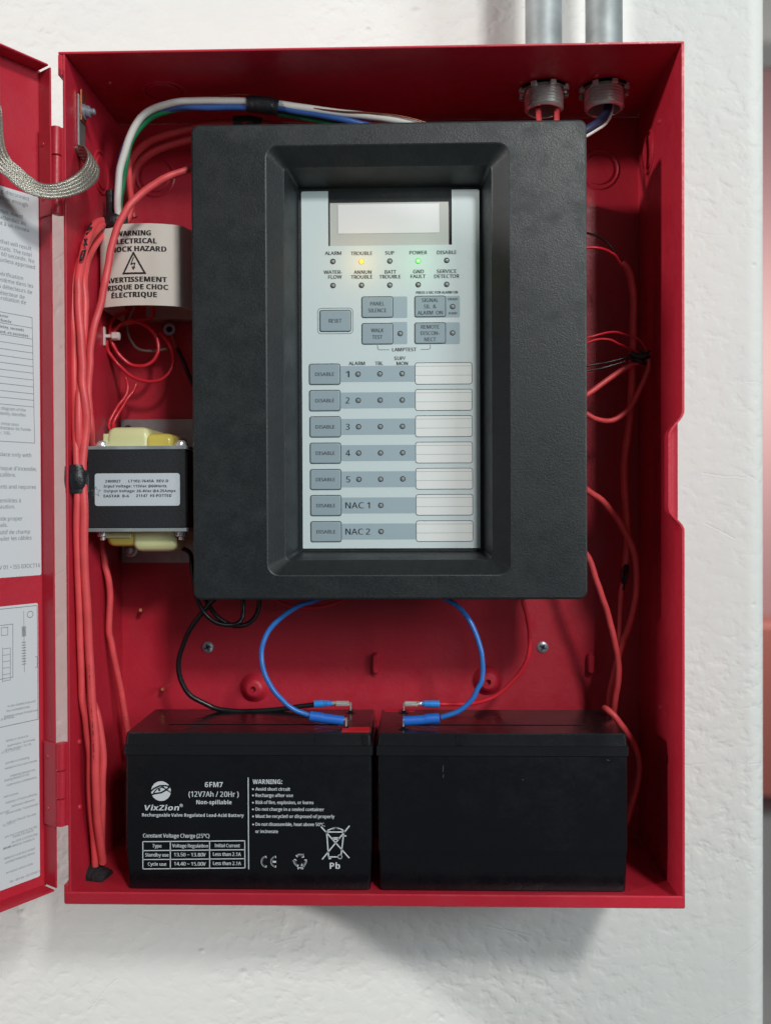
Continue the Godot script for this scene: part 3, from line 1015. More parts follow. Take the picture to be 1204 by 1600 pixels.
func battery(k: int):
	var x0 := -150.6 + k * 153.4
	var x1 := x0 + 151.0
	var words := ["black sealed battery with white printing on its front", "black sealed battery with a plain unprinted front"]
	var c := thing("battery", words[k], "battery", v((x0 + x1) / 2, -249.2, 55), "batteries on the cabinet floor")
	var st := mb()
	# case, lower skirt and the lid's step, lofted upwards
	var lay := func(i: float, y: float, r: float) -> Array:
		var out := []
		for p in rr(x0 + i, x1 - i, -87.4 + i, -22.6 - i, r, 0, 4):
			out.append(Vector3(p.x, y * 0.001, -p.y))
		return out
	loft(st, [lay.call(2.2, -249.2, 2.0), lay.call(1.6, -248.4, 2.0), lay.call(0.9, -228.0, 2.0), lay.call(0.4, -224.0, 2.0), lay.call(0.5, -167.2, 2.0)], true, true)
	part("case", st, M.case_black, c)
	st = mb()
	loft(st, [lay.call(0.1, -167.1, 2.0), lay.call(-0.3, -166.7, 2.0), lay.call(-0.3, -161.3, 2.0), lay.call(0.5, -160.8, 2.0), lay.call(1.1, -154.4, 2.0), lay.call(1.7, -153.6, 1.6)], true, true)
	var lid := part("lid", st, M.lid_black, c)
	# moulded marks on the lid's front edge
	var mark: Array = [[116.0, 0.9], [145.0, 3.0]] if k == 0 else [[48.0, 3.6], [2.0, 0.8]]
	for m in mark:
		st = mb()
		box(st, x0 + m[0], x0 + m[0] + m[1], -160.4, -154.6, 86.4, 87.5 if m[1] > 2 else 87.2, 0.2)
		part("moulded_mark", st, M.lid_black, lid)
	# vent cover line on the lid top
	st = mb()
	box(st, x0 + 22, x1 - 22, -153.59, -153.25, 44, 66, 0.15)
	part("vent_cover", st, M.lid_black, lid)
	# red and dark pads beside the terminals, and the folded blades
	var side := 1.0 if k == 0 else -1.0
	var tx := -16.3 if k == 0 else 19.0
	for t in 2:
		var tz: float = [73.0, 30.5][t]
		st = mb()
		box(st, tx - 3.2, tx + 3.2, -153.58, -153.2, tz - 4.5, tz + 4.5, 0.1)
		box(st, tx - 1.6, tx + 1.6, -153.2, -152.2, tz - 3.0, tz + 3.0, 0.2)
		var pad := part("terminal", st, M.lid_black, c)
		st = mb()
		box(st, tx - 0.4, tx + 0.4, -152.5, -147.8, tz - 2.6, tz + 2.6, 0.1)
		box(st, tx - (9.0 if side > 0 else -0.4), tx + (-0.4 if side > 0 else 9.0), -148.6, -147.8, tz - 2.2, tz + 2.2, 0.1)
		part("blade", st, M.steel, pad)
	st = mb()
	if k == 0:
		box(st, -18.6, -1.8, -153.58, -153.12, 73.0, 84.6, 0.1)
	else:
		box(st, 6.0, 26.0, -153.58, -153.38, 25.0, 31.0, 0.05)
	part("polarity_mark", st, M.red_dot, c)
	if k == 0:
		battery_print(c)
	else:
		st = mb()
		letters(st, "A0A3001", 13.98, -164.37, 10, 2.12, 87.08)
		part("faint_stamp", st, M.core, c)
		# scuffs
		st = mb()
		for s in [[w(42.84, -172.78), w(42.68, -176.64)], [w(43.02, -178.19), w(42.82, -180.12)], [w(90.04, -180.71), w(90.81, -181.48)], [w(140.51, -168.98), w(142.04, -169.36)]]:
			stroke(st, s, 0.25, 87.16)
		part("scuff", st, M.scuff, c)

func battery_print(c: Node3D):
	var z := 87.1
	var st := mb()
	for t in [["6FM7", -95.79, -184.85, 10.93, 3.08, 1], ["(12V7Ah / 20Hr )", -95.95, -190.68, 30.39, 3.23, 0], ["Non-spillable", -95.78, -195.58, 21.43, 2.46, 1], ["Rechargeable Valve Regulated Lead-Acid Battery", -108.67, -203.51, 61.94, 1.92, 1],
			["Constant Voltage Charge (25°C)", -118.9, -216.07, 40.4, 2.39, 0], ["Type", -130.72, -222.3, 5.46, 2.08, 0], ["Voltage Regulation", -110.42, -222.14, 21.85, 2.08, 0], ["Initial Current", -87.78, -221.86, 15.31, 2.08, 0],
			["Standby use", -130.71, -227.8, 14.23, 2.08, 0], ["13.50 ~ 13.80V", -110.65, -227.56, 19.24, 2.15, 0], ["Less than 2.1A", -88.01, -227.15, 16.93, 2.15, 0],
			["Cycle use", -130.67, -233.38, 11.16, 2.08, 0], ["14.40 ~ 15.00V", -110.64, -233.14, 19.24, 2.15, 0], ["Less than 2.1A", -88, -232.69, 16.93, 2.15, 0],
			["WARNING:", -63.2, -182.97, 17.97, 2.77, 1], ["Avoid short circuit", -60, -187.42, 20.93, 2, 0], ["Recharge after use", -59.12, -191.23, 22.7, 2, 0], ["Risk of fire, explosion, or burns", -52.93, -195.51, 35.01, 2, 0],
			["Do not charge in a sealed container", -49.73, -199.65, 41.47, 2, 0], ["Must be recycled or disposed of properly", -46.6, -203.91, 47.67, 2, 0], ["Do not disassemble, heat above 50°C,", -49.5, -208.78, 42.01, 2, 0], ["or incinerate", -63.79, -213.13, 13.77, 2, 0],
			["Pb", -43.42, -235.36, 3.46, 1.38, 1], ["Pb", -22.62, -233.79, 6.27, 3.69, 1], ["®", -115.7, -197.62, 1.92, 1.92, 0]]:
		letters(st, t[0], t[1], t[2], t[3], t[4], z, t[5] == 1, Transform3D(), 0, 0.0, 0.0, 0.0 if t[5] == 1 else 0.14)
	letters(st, "VixZion", -128.06, -199.08, 21.54, 3.23, z, true, Transform3D(), 0, 0.0, 0.22)
	for b in [[-72.01, -187.55], [-72.03, -191.36], [-72.06, -195.71], [-72.08, -199.83], [-72.06, -204.11], [-72.05, -209.01]]:
		polygon(st, PackedVector2Array(arc(w(b[0], b[1]), 0.55, 0, 345, 11)), z)
	part("lettering", st, M.print_white, c)
	st = mb()
	# table and divider
	for l in [[w(-139.31, -219.81), w(-77.17, -218.92), w(-77.14, -235.42), w(-139.35, -236.44), w(-139.31, -219.81)], [w(-139.35, -225.28), w(-77.16, -224.37)], [w(-139.39, -230.74), w(-77.19, -229.81)], [w(-122.52, -219.56), w(-122.55, -236.18)], [w(-98.57, -219.27), w(-98.59, -235.79)], [w(-74.89, -180.57), w(-74.89, -236.18)]]:
		stroke(st, l, 0.55, z)
	part("printed_table", st, M.print_white, c)
	# crossed-out bin, CE mark and recycling mark
	st = mb()
	for l in [[w(-30.88, -210.08), w(-13.96, -228.96)], [w(-13.76, -209.56), w(-30.24, -229.88)], [w(-27.53, -213.36), w(-26.39, -228.42), w(-20.89, -228.38)], [w(-17.14, -213.69), w(-18.87, -227.17)], [w(-27.99, -213.32), w(-16.56, -213.26)], [w(-27.02, -212.39), w(-24.76, -211.41), w(-21.97, -210.92), w(-19.46, -211.22), w(-17.33, -212.37)], [w(-23.56, -210.86), w(-20.5, -210.84)], [w(-23.59, -216.83), w(-20.37, -216.81), w(-20.38, -217.75), w(-23.59, -217.76), w(-23.59, -216.83)], [w(-18.31, -215.64), w(-15.76, -215.62)], [w(-26.32, -229.43), w(-24.96, -229.42)]]:
		stroke(st, l, 0.75, z)
	var o := [-19.53, -228.3]
	stroke(st, arc(w(o[0], o[1]), 1.2, 0, 360), 0.6, z)
	o = [-63.96, -231.6, -58.13, -231.57]
	for k in 2:
		stroke(st, arc(w(o[k * 2], o[k * 2 + 1]), 2.9, 95, 265), 1.35, z)
	stroke(st, [w(o[2] - 2.7, o[3]), w(o[2] - 0.2, o[3])], 1.2, z)
	o = [-43.67, -230.78]
	for k in 3:
		var a := 90.0 + 120.0 * k
		var m := w(o[0], o[1])
		stroke(st, arc(m, 3.4, a + 38, a - 30, 6), 1.5, z)
		var tip: Vector2 = m + Vector2(cos(deg_to_rad(a - 52)), sin(deg_to_rad(a - 52))) * 3.2
		var b1: Vector2 = m + Vector2(cos(deg_to_rad(a - 24)), sin(deg_to_rad(a - 24))) * 4.9
		var b2: Vector2 = m + Vector2(cos(deg_to_rad(a - 28)), sin(deg_to_rad(a - 28))) * 1.9
		polygon(st, PackedVector2Array([tip, b1, b2]), z)
	part("safety_mark", st, M.print_white, c)
	# round emblem: a disc with an eye cut into it by dark bands
	st = mb()
	o = [-128, -188.95]
	var e := w(o[0], o[1])
	var disc := [PackedVector2Array(arc(e, 6.0, 0, 352, 44))]
	for cut in [[[-7, -0.8], [-4.2, 1.6], [-0.8, 3.2], [2.5, 3.3], [6.5, 2.6]], [[-7.0, -2.6], [-4.0, -1.6], [0.0, -1.0], [3.0, 0.6], [5.2, 2.4]], [[1.0, 2.6], [4.2, 0.2], [7.0, -1.4]], [[-4.6, -1.2], [-2.6, 1.2], [0.6, 2.4], [3.2, 1.2]]]:
		var line := PackedVector2Array()
		for p in cut:
			line.append(e + Vector2(p[0], p[1]))
		for band in Geometry2D.offset_polyline(line, 0.36 if cut[0][0] > -6.0 else 0.5, Geometry2D.JOIN_ROUND, Geometry2D.END_ROUND):
			var next := []
			for d in disc:
				next.append_array(Geometry2D.clip_polygons(d, band))
			disc = next
	for d in disc:
		if not Geometry2D.is_polygon_clockwise(d) and d.size() > 2:
			polygon(st, d, z)
	part("emblem", st, M.print_white, c)
	st = mb()
	polygon(st, PackedVector2Array(arc(e + w(-1.0, 0.7), 0.75, 0, 340, 12)), z + 0.05)
	part("emblem_pupil", st, M.ink, c)

# ---------------------------------------------------------------- transformer and the white cover

func transformer():
	var c := thing("transformer", "black laminated transformer with cream bobbins and a printed silver label", "transformer", v(-146, -32, 6))
	var st := mb()
	# mounting plate with a keyhole at its upper corner
	box(st, -177.6, -100.0, -55.8, 44.4, 3.6, 5.0, 0.2)
	part("mounting_plate", st, M.plate, c)
	st = mb()
	lathe(st, v(-172.5, 37.4, 5.2), Vector3.BACK, [w(2.9, 0), w(2.9, 0.15), w(0.1, 0.15)], 20)
	part("plate_hole", st, M.black_print, c)
	st = mb()
	# core: a stack of thin sheets, seen end on
	var x0 := -174.6
	var x1 := -114.0
	for k in 24:
		var z := 14.0 + k * 2.6
		box(st, x0 + 0.3 + (k % 3) * 0.06, x1 - 0.25 - (k % 2) * 0.1, -28.6, 17.9, z, z + 2.5, 0.12)
	box(st, x0, x1, -29.4, 18.7, 76.3, 79.0, 0.5)
	part("core", st, M.core, c)
	for y in [[18.8, 21.0], [-31.8, -29.5]]:
		st = mb()
		box(st, x0 - 0.4, x1 + 0.6, y[0], y[1], 14.0, 79.2, 0.3)
		part("clamp_strip", st, M.zinc, c)
	for s in [-1, 1]:
		st = mb()
		box(st, -146 - 4 * s - 18, -146 - 4 * s + 18, 17.0 if s > 0 else -36.0, 24.0 if s > 0 else -29.0, 5.0, 14.0, 0.4)
		part("foot", st, M.zinc, c)
	# nylon bobbin ends and taped coils, above and below
	var bulge := func(called: String, m: Material, x0: float, x1: float, z0: float, z1: float, y0: float, y1: float):
		var q := mb()
		var loops := []
		for k in [[0.0, 0.0], [0.0, 0.45], [0.35, 0.66], [1.2, 0.84], [2.6, 0.95], [4.6, 1.0]]:
			var l := []
			for p in rr(x0 + k[0], x1 - k[0], -z1 + k[0], -z0 - k[0], 3.6 - k[0] * 0.3, 0, 5):
				l.append(Vector3(p.x, lerpf(y0, y1, k[1]) * 0.001, -p.y))
			loops.append(l)
		q.set_smooth_group(1)
		for a in loops.size() - 1:
			for i in loops[0].size():
				var b: int = (i + 1) % loops[0].size()
				quad(q, loops[a][i], loops[a + 1][i], loops[a + 1][b], loops[a][b])
		for i in range(1, loops[0].size() - 1):
			tri(q, loops[-1][0], loops[-1][i + 1], loops[-1][i])
		part(called, q, m, c)
	st = mb()
	slab(st, -168.4, -164.6, 21.1, 29.4, 28.0, 69.0, 0.8, 0.6)
	part("bobbin_flange", st, M.nylon, c)
	bulge.call("bobbin", M.nylon, -166.2, -139.0, 24.0, 70.0, 21.1, 33.6)
	bulge.call("taped_coil", M.yellow_tape, -142.0, -124.0, 28.0, 70.0, 21.1, 29.6)
	bulge.call("taped_coil", M.yellow_tape, -167.0, -144.6, 28.0, 69.0, -31.9, -41.4)
	bulge.call("bobbin", M.nylon, -150.4, -122.2, 24.0, 70.0, -31.9, -44.6)
	st = mb()
	slab(st, -168.4, -150.6, -36.0, -31.9, 30.0, 70.6, 0.8, 0.6)
	part("bobbin_flange", st, M.nylon, c)
	# through bolts: domes on top, nuts below
	for x in [-168.4, -119.0]:
		st = mb()
		lathe(st, v(x, 21.1, 70.0), Vector3.UP, [w(4.6, 0), w(4.6, 0.6), w(3.9, 0.9), w(3.6, 2.4), w(2.4, 3.6), w(0.2, 4.0)], 20)
		var b := part("bolt_head", st, M.steel, c)
		st = mb()
		hexagon(st, v(x, -31.9, 70.0), Vector3.DOWN, 3.5, 3.2)
		lathe(st, v(x, -35.0, 70.0), Vector3.DOWN, [w(1.7, 0), w(1.7, 2.0), w(1.0, 2.4)], 12)
		part("nut", st, M.steel, b)
	st = mb()
	lathe(st, v(-171.3, -46.5, 5.2), Vector3(0.1, -0.1, 1), [w(5.0, 0), w(5.0, 1.2), w(4.0, 1.4), w(3.6, 3.0), w(2.4, 4.4), w(0.2, 4.8)], 20)
	part("plate_screw", st, M.steel, c)
	# label
	st = mb()
	slab(st, -170.0, -117.4, -15.8, 4.2, 79.02, 79.2, 1.6, 0.05)
	var lab := part("label_sticker", st, M.sticker, c)
	st = mb()
	for t in [["2490027", -158.68, -0.59, 9.49, 1.64], ["LT102-7645A  REV.D", -136.76, -0.54, 24.68, 1.64], ["Input Voltage: 115Vac @60Hertz", -144.94, -3.65, 38.93, 1.64], ["Output Voltage: 26.4Vac @4.25Amps", -142.19, -6.61, 44.35, 1.64], ["EASTAR  B-6", -156.68, -9.69, 15.62, 1.64], ["21147  HI-POTTED", -133.46, -9.55, 21.94, 1.64]]:
		letters(st, t[0], t[1], t[2], t[3], t[4], 79.28, true)
	part("lettering", st, M.ink, lab)
	st = mb()
	var o := [-169.24, -7.04]
	var star := []
	for k in 10:
		var a := PI / 2 + TAU * k / 10.0
		star.append(w(o[0], o[1]) + Vector2(cos(a), sin(a)) * (3.2 if k % 2 == 0 else 1.3))
	stroke(st, star, 0.22, 79.28, Transform3D(), true)
	part("star_mark", st, M.thin_ink, lab)

func shock_cover():
	var c := thing("shock_hazard_cover", "white wiring cover with a black electrical shock warning, above the transformer", "cover", v(-148, 112, 2))
	var st := mb()
	# a bent sheet: bowed front, chamfered right side running back, open below
	var line := []
	for k in 13:
		var x := lerpf(-176.0, -124.6, k / 12.0)
		line.append(w(x, 56.0 - 0.009 * pow(x + 148.0, 2)))
	line.append_array([w(-122.4, 49.0), w(-117.0, 34.0), w(-116.0, 31.0), w(-116.0, 2.0)])
	line.push_front(w(-176.4, 2.0))
	for f in 2:
		st.set_smooth_group(1 + f)
		var d := 0.0 if f == 0 else 1.0
		for i in line.size() - 1:
			var a: Vector2 = line[i]
			var b: Vector2 = line[i + 1]
			var q := [v(a.x + d * (1.0 if i == 0 else -0.3), 112.4, a.y - d), v(b.x - d * 0.3, 112.4, b.y - d), v(b.x - d * 0.3, 164.6, b.y - d), v(a.x + d * (1.0 if i == 0 else -0.3), 164.6, a.y - d)]
			if f == 0:
				quad(st, q[3], q[2], q[1], q[0])
			else:
				quad(st, q[0], q[1], q[2], q[3])
	for y in [112.4, 164.6]:
		st.set_smooth_group(5)
		for i in line.size() - 1:
			var a: Vector2 = line[i]
			var b: Vector2 = line[i + 1]
			quad(st, v(a.x, y, a.y), v(b.x, y, b.y), v(b.x - 0.3, y, b.y - 1.0), v(a.x + (1.0 if i == 0 else -0.3), y, a.y - 1.0))
	part("cover_sheet", st, M.cover, c)
	st = mb()
	box(st, -157, -117.5, 112.2, 122.0, 2.0, 14.0, 0.6)
	part("terminal_block", st, M.grey_wire, c)
	st = mb()
	var T := Transform3D(Basis.IDENTITY, v(-148.0, 0, 0))
	for t in [["WARNING", -152.27, 158.45, 22.46, 3.25], ["ELECTRICAL", -151.89, 153.47, 28.89, 3.25], ["SHOCK HAZARD", -150.97, 148.49, 38.65, 3.25], ["AVERTISSEMENT", -151.52, 129, 39.87, 3.25], ["RISQUE DE CHOC", -150.48, 124.17, 39.47, 3.25], ["ÉLECTRIQUE", -152.53, 119.26, 29.9, 3.25]]:
		letters(st, t[0], t[1] + 148.0, t[2], t[3], t[4], 56.2, true, T, 0, 0.009, 0.0, 0.3)
	part("lettering", st, M.black_print, c)
	st = mb()
	for l in [[[w(-152.23, 145.81), w(-158.99, 132.91), w(-144.82, 132.76)], 1.1, true], [[w(-152.08, 142.95), w(-153.92, 138.49), w(-151.2, 139.44), w(-152.3, 135.61)], 0.7, false], [[w(-153.11, 137.01), w(-152.3, 135.37), w(-151.38, 136.83)], 0.7, false]]:
		var moved := []
		for p in l[0]:
			moved.append(p + w(148.0, 0))
		stroke(st, moved, l[1], 56.2, T, l[2], 0.009)
	part("warning_triangle", st, M.black_print, c)

# ---------------------------------------------------------------- wiring

func wire(called: String, label: String, pts: Array, r: float, m: Material, group := "", seg := 12) -> MeshInstance3D:
	return single(called, wire_mesh(pts, r, seg), m, label, "wire" if r < 1.6 else "cable", group)

func wires_on_the_left():
	var g := "red fire cables bundled down the cabinet's left side"
	var run := [v(-172.2, 167.5, 46), v(-173, 162.8, 56), v(-175.4, 151.9, 68), v(-176.7, 136.6, 80), v(-178.9, 122.3, 86), v(-179.9, 108.3, 88), v(-178.6, 92.4, 90), v(-177.8, 77, 90), v(-177.5, 61.5, 91), v(-177.6, 42.3, 91), v(-176.5, 22.9, 93), v(-175.6, 3.7, 94), v(-175.8, -19.3, 94), v(-176.2, -46.3, 92), v(-176.1, -73.5, 90), v(-176.3, -100.9, 88), v(-176.5, -130.5, 86), v(-175, -148.5, 84), v(-173.3, -168.7, 82), v(-174, -193, 80), v(-174.3, -218.6, 75), v(-175.3, -243, 68)]
	wire("red_cable", "red cable of the left bundle running nearest the door", run, 2.1, M.red_jacket, g)
	run = [v(-172.2, 169.6, 46), v(-174.7, 163.8, 58), v(-175.6, 150.7, 72), v(-175.6, 136.1, 82), v(-174.9, 121.2, 90), v(-174.5, 107.3, 92), v(-172.9, 89.9, 93), v(-172.4, 72.6, 93), v(-171.9, 59.2, 93), v(-170.1, 45.8, 93), v(-170, 36.3, 92), v(-171.2, 22.9, 92), v(-172.3, 3.7, 93), v(-171.7, -19.3, 93), v(-172.3, -46.3, 92), v(-171.5, -73.5, 90), v(-170.8, -100.9, 88), v(-169.5, -130, 88), v(-168.1, -151.4, 88), v(-167.6, -170.9, 88), v(-168, -195.2, 85), v(-169.3, -217.4, 78), v(-170.5, -240.5, 68)]
	cable_print(wire("red_cable", "thicker red cable down the middle of the left bundle", run, 2.5, M.red_jacket, g), run, 2.5, 0.66, 0.86, 5)
	wire("red_cable", "red cable of the left bundle weaving behind and ending at the cabinet floor", [v(-173.4, 166.9, 40), v(-176.3, 153, 56), v(-176.5, 135.7, 72), v(-174.9, 121.3, 82), v(-173.5, 103.3, 84), v(-174.1, 85.6, 85), v(-175.1, 63.8, 88), v(-174.7, 47.8, 93), v(-174.3, 26.6, 94), v(-176.3, 3.9, 88), v(-176.1, -19.4, 86), v(-176.7, -58.5, 84), v(-176.1, -97.9, 82), v(-173.5, -129.8, 80), v(-169.2, -145.5, 80), v(-166, -169.2, 80), v(-166.7, -185.3, 79), v(-168.6, -202.6, 75), v(-170.6, -220.4, 70), v(-171.5, -238.1, 66)], 2.3, M.red_jacket, g)
	wire("red_cable", "red cable slanting from the panel's upper left edge across the warning cover", [v(-99.8, 204.3, 66), v(-111.3, 193.1, 72), v(-123.4, 186.6, 76), v(-132.8, 181, 78), v(-142.1, 173, 80), v(-149, 163.8, 82), v(-154.3, 151.9, 83), v(-158.3, 138.3, 83), v(-160, 126.7, 83), v(-162, 116.2, 83), v(-164.4, 106.1, 83), v(-167.3, 94.3, 84), v(-170, 81.9, 84), v(-171, 68.3, 84), v(-171.5, 53.9, 84), v(-171, 41, 84), v(-171.2, 30.7, 82), v(-172.6, 24, 76), v(-175, 18.3, 66), v(-175.9, 10.9, 60)], 2.2, M.red_jacket)
	run = [v(-178.6, -26, 46), v(-178.2, -34.8, 45), v(-177.3, -45.8, 44), v(-176.4, -53.4, 43), v(-174.7, -64, 42), v(-174, -76.8, 40), v(-174.8, -95.8, 40), v(-174.3, -106.7, 38), v(-172.3, -123.2, 34), v(-170.7, -140.2, 30), v(-169, -158.4, 26), v(-166.7, -176.3, 24)]
	cable_print(wire("red_cable", "red cable dropping from under the transformer to behind the printed battery", run, 2.1, M.red_jacket), run, 2.1, 0.70, 0.92, 6)
	# marker pen strokes on the thick cable
	var st := mb()
	for s in [[[v(-175.6, 161.7, 66), v(-175.6, 158.9, 70), v(-175.7, 156.7, 72)]], [[v(-173.8, 157.9, 70), v(-173.8, 156, 74), v(-174.5, 154.3, 76)]], [[v(-173.2, 151.8, 79), v(-173.5, 150.5, 80.5)]], [[v(-172.7, 147.1, 81.6), v(-173.6, 145.1, 83), v(-171.9, 142.9, 84)]], [[v(-174.3, 147, 82), v(-172.7, 144.6, 83.4), v(-174, 142.5, 84)]], [[v(-172.5, 139.3, 85.6), v(-173.9, 138.3, 86.5), v(-174, 135.1, 88.5), v(-173.9, 132, 90), v(-172.4, 133.5, 89.8), v(-172.3, 136.9, 87.4), v(-172.5, 139.3, 85.6)]]]:
		tube(st, s[0], 0.55, 6, 3)
	single("marker_writing", st, M.ink, "dark pen marks along the thick red cable above the warning cover", "marking")
	# power wires over the top
	wire("white_wire", "white wire arching over the top left corner above the panel", [v(-163.3, 168.2, 50), v(-163.7, 178.7, 52), v(-161.9, 191.5, 54), v(-159.1, 205, 56), v(-155, 216.7, 57), v(-148.4, 227.6, 58), v(-139.5, 235.1, 59), v(-128.6, 238.3, 60), v(-113.1, 239.9, 60), v(-94.8, 240.2, 60), v(-76.7, 239.8, 59), v(-58.6, 237.9, 58), v(-32.4, 234.8, 56), v(-8.1, 231.6, 55), v(8.1, 229.8, 54), v(24.4, 227.9, 52), v(44.9, 223.6, 48)], 2.3, M.white_wire)
	wire("green_wire", "green wire just under the white one in the top left corner", [v(-162.2, 169.1, 47), v(-162.3, 180.9, 49), v(-159.9, 194.6, 51), v(-156.7, 207.3, 53), v(-152.6, 218.7, 54), v(-145.6, 227.6, 55), v(-136.7, 233.1, 56), v(-124.3, 236.2, 56), v(-105.9, 237.5, 56), v(-81.5, 237.6, 55), v(-57.3, 234, 53), v(-24.8, 229.1, 50), v(-0.3, 224.3, 48)], 1.7, M.green_wire)
	wire("blue_wire", "dull blue wire arching under the white one above the panel", [v(-164, 171.4, 40), v(-168.3, 181.6, 41), v(-166.4, 193.8, 44), v(-162.9, 206.4, 48), v(-157.7, 218.3, 51), v(-149.2, 228.4, 54), v(-139, 234.4, 55), v(-124.5, 236.5, 57), v(-109.5, 237.1, 58), v(-93, 236.2, 59), v(-72.8, 235.9, 58), v(-54.7, 235.1, 57), v(-36.5, 232.8, 56), v(-20.3, 229.8, 55), v(-0.1, 225.9, 52)], 2.0, M.dark_blue)
	wire("copper_strand", "thin bare copper strand lying over the wires above the panel", [v(-101.8, 243.5, 56), v(-81.1, 244.4, 57), v(-60.6, 240.8, 58), v(-40.3, 235.6, 58), v(-20.1, 232.5, 58), v(0.2, 231.8, 58), v(14.3, 231, 57), v(28.4, 228.6, 55), v(44.8, 224.8, 50)], 0.45, M.copper, "", 8)
	for k in [[[v(-164.7, 184.2, 20), v(-167.8, 200.8, 22), v(-162.6, 216.5, 26), v(-150.5, 226.7, 30), v(-132.2, 230.7, 34), v(-110.5, 234.6, 36), v(-93.1, 234.8, 38), v(-75.9, 234.1, 40), v(-55, 230.5, 40)], "upper"], [[v(-163.1, 180.4, 18), v(-166.1, 197.9, 18), v(-161.4, 213.5, 20), v(-147.9, 223, 24), v(-125.2, 228, 28), v(-103.3, 231.9, 30), v(-68.5, 231.1, 34)], "lower"]]:
		wire("sheathed_cable", "%s dull red cable curving behind the white and green wires" % k[1], k[0], 2.6, M.dim_red, "dull red cables behind the wires in the top left corner")
	wire("red_cable", "red cable looped back behind the black tape over the warning cover", [v(-163.5, 215, 30), v(-161.1, 198.6, 34), v(-158, 183.9, 40), v(-158.1, 172.9, 44), v(-160.5, 166.5, 46)], 2.0, M.red_jacket)
	tape("black tape wrapped round the wires at the top of the warning cover", [v(-172.7, 167.2, 47), v(-165.8, 167.4, 50), v(-160.4, 167.4, 46)], 5.6, 4.6)
	tape("black tape standing up beside the white wire at the left wall", [v(-171.9, 190.3, 40), v(-170.9, 179.2, 42), v(-168.8, 167.5, 46)], 3.2, 3.4)
	tape("black tape wrapped round the wires above the panel's top edge", [v(-78.1, 238.6, 58), v(-68.3, 237.5, 58.5), v(-58.7, 236.1, 57.5)], 5.0, 4.4)
	tape("black tape on the dull red cables at the panel's top edge", [v(-90.6, 235.6, 38), v(-81.1, 235.4, 39), v(-71.7, 233.2, 40)], 3.8, 3.6)
	tape("black tape wrapped round the red bundle beside the transformer", [v(-176.9, 8, 91), v(-176.6, 0.7, 92), v(-176.5, -7.4, 91)], 6.8, 6.2)
	tape("lump of black sealing putty under the red bundle at the cabinet floor", [v(-184.7, -248.7, 66), v(-181, -247.5, 67), v(-176.6, -247.9, 68), v(-172.2, -248.6, 69), v(-167, -249.8, 70)], 5.4, 7.0, "black_putty", M.foam, "putty", "")
	# coil of thin red wire with its cable tie, under the warning cover
	wire("red_wire", "thin red wire coiled in a ring beneath the warning cover", [v(-149.8, 119, 20), v(-150.1, 111.6, 22), v(-159.6, 108.7, 24), v(-169.8, 105.8, 26), v(-175.5, 99.9, 30), v(-178.1, 93.6, 30), v(-177.1, 86.6, 28), v(-172.2, 79.2, 26), v(-163.5, 71.4, 26), v(-151.9, 67.8, 26), v(-141.9, 69.5, 26), v(-136.7, 77, 24), v(-135.9, 86, 22), v(-140.3, 95, 20), v(-146.1, 102, 18)], 1.2, M.red_wire, "thin red wires of the coil")
	wire("red_wire", "inner turn of thin red wire under the warning cover, held by the tie", [v(-169.2, 117.8, 14), v(-176.5, 109.7, 24), v(-176.3, 101.7, 30), v(-174.3, 93.8, 31), v(-170.8, 86.2, 30), v(-164.7, 79.5, 29), v(-156.4, 77.4, 28), v(-148.9, 80.5, 27), v(-145.2, 88.4, 26), v(-146.7, 97.2, 25), v(-151.9, 104.6, 25), v(-161.1, 108.7, 26), v(-170, 105.9, 28), v(-174.3, 98.9, 31)], 1.25, M.red_wire, "thin red wires of the coil")
	for k in [[[v(-167.7, 70.8, 24), v(-166.4, 64.3, 24), v(-167.6, 57.6, 26), v(-171.5, 50.3, 30), v(-175, 41.8, 34), v(-174.8, 36.1, 36), v(-171.6, 30.9, 38), v(-167.6, 26.5, 40)], "left"], [[v(-160.7, 66.4, 24), v(-162.2, 61.1, 25), v(-165.6, 55.2, 28), v(-169.1, 48.4, 32), v(-171.8, 41.2, 36), v(-171.6, 35.9, 38), v(-167.5, 29.9, 40)], "right"]]:
		wire("red_wire", "%s one of two glossy red leads rising from the transformer's cream bobbin" % k[1], k[0], 1.15, M.red_wire, "red transformer leads")
	wire("grey_wire", "thin grey wire bowed below the warning cover inside the coil", [v(-164.1, 120, 16), v(-168.6, 109.1, 16), v(-167.4, 99, 16), v(-162.5, 92.4, 16), v(-153.1, 90.3, 15), v(-141.9, 91.7, 14)], 0.9, M.grey_wire)
	var t := thing("cable_tie", "pale nylon cable tie holding the coiled red wires to the left wall", "cable tie", v(-177.3, 97.3, 35))
	st = mb()
	loft(st, [rr(-173.9, -168.4, 94.4, 99.4, 1.0, 32.0), rr(-174.2, -168.2, 94.2, 99.6, 1.2, 34.5), rr(-173.2, -169.2, 95.2, 98.6, 0.8, 36.0)])
	part("tie_head", st, M.tie, t)
	st = mb()
	box(st, -179.0, -174.0, 96.0, 98.2, 33.0, 34.2, 0.3)
	box(st, -178.98, -177.9, 90.5, 103.0, 33.0, 36.2, 0.3)
	part("tie_strap", st, M.tie, t)
	t = thing("ring_terminal", "tinned ring terminal on a stud below the warning cover's right corner", "terminal", v(-142.7, 106.4, 6))
	st = mb()
	lathe(st, v(-140.5, 104.9, 14), Vector3(0.05, 0, 1), [w(2.0, 0), w(4.2, 0), w(4.3, 0.6), w(4.0, 1.2), w(2.2, 1.2), w(2.0, 0.6), w(2.0, 0)], 24, 1, false)
	part("ring", st, M.bolt, t)
	st = mb()
	lathe(st, v(-144, 107.4, 1), Vector3.BACK, [w(2.0, 0), w(2.0, 12.5), w(1.6, 13.0)], 16)
	part("stud", st, M.black_print, t)
	st = mb()
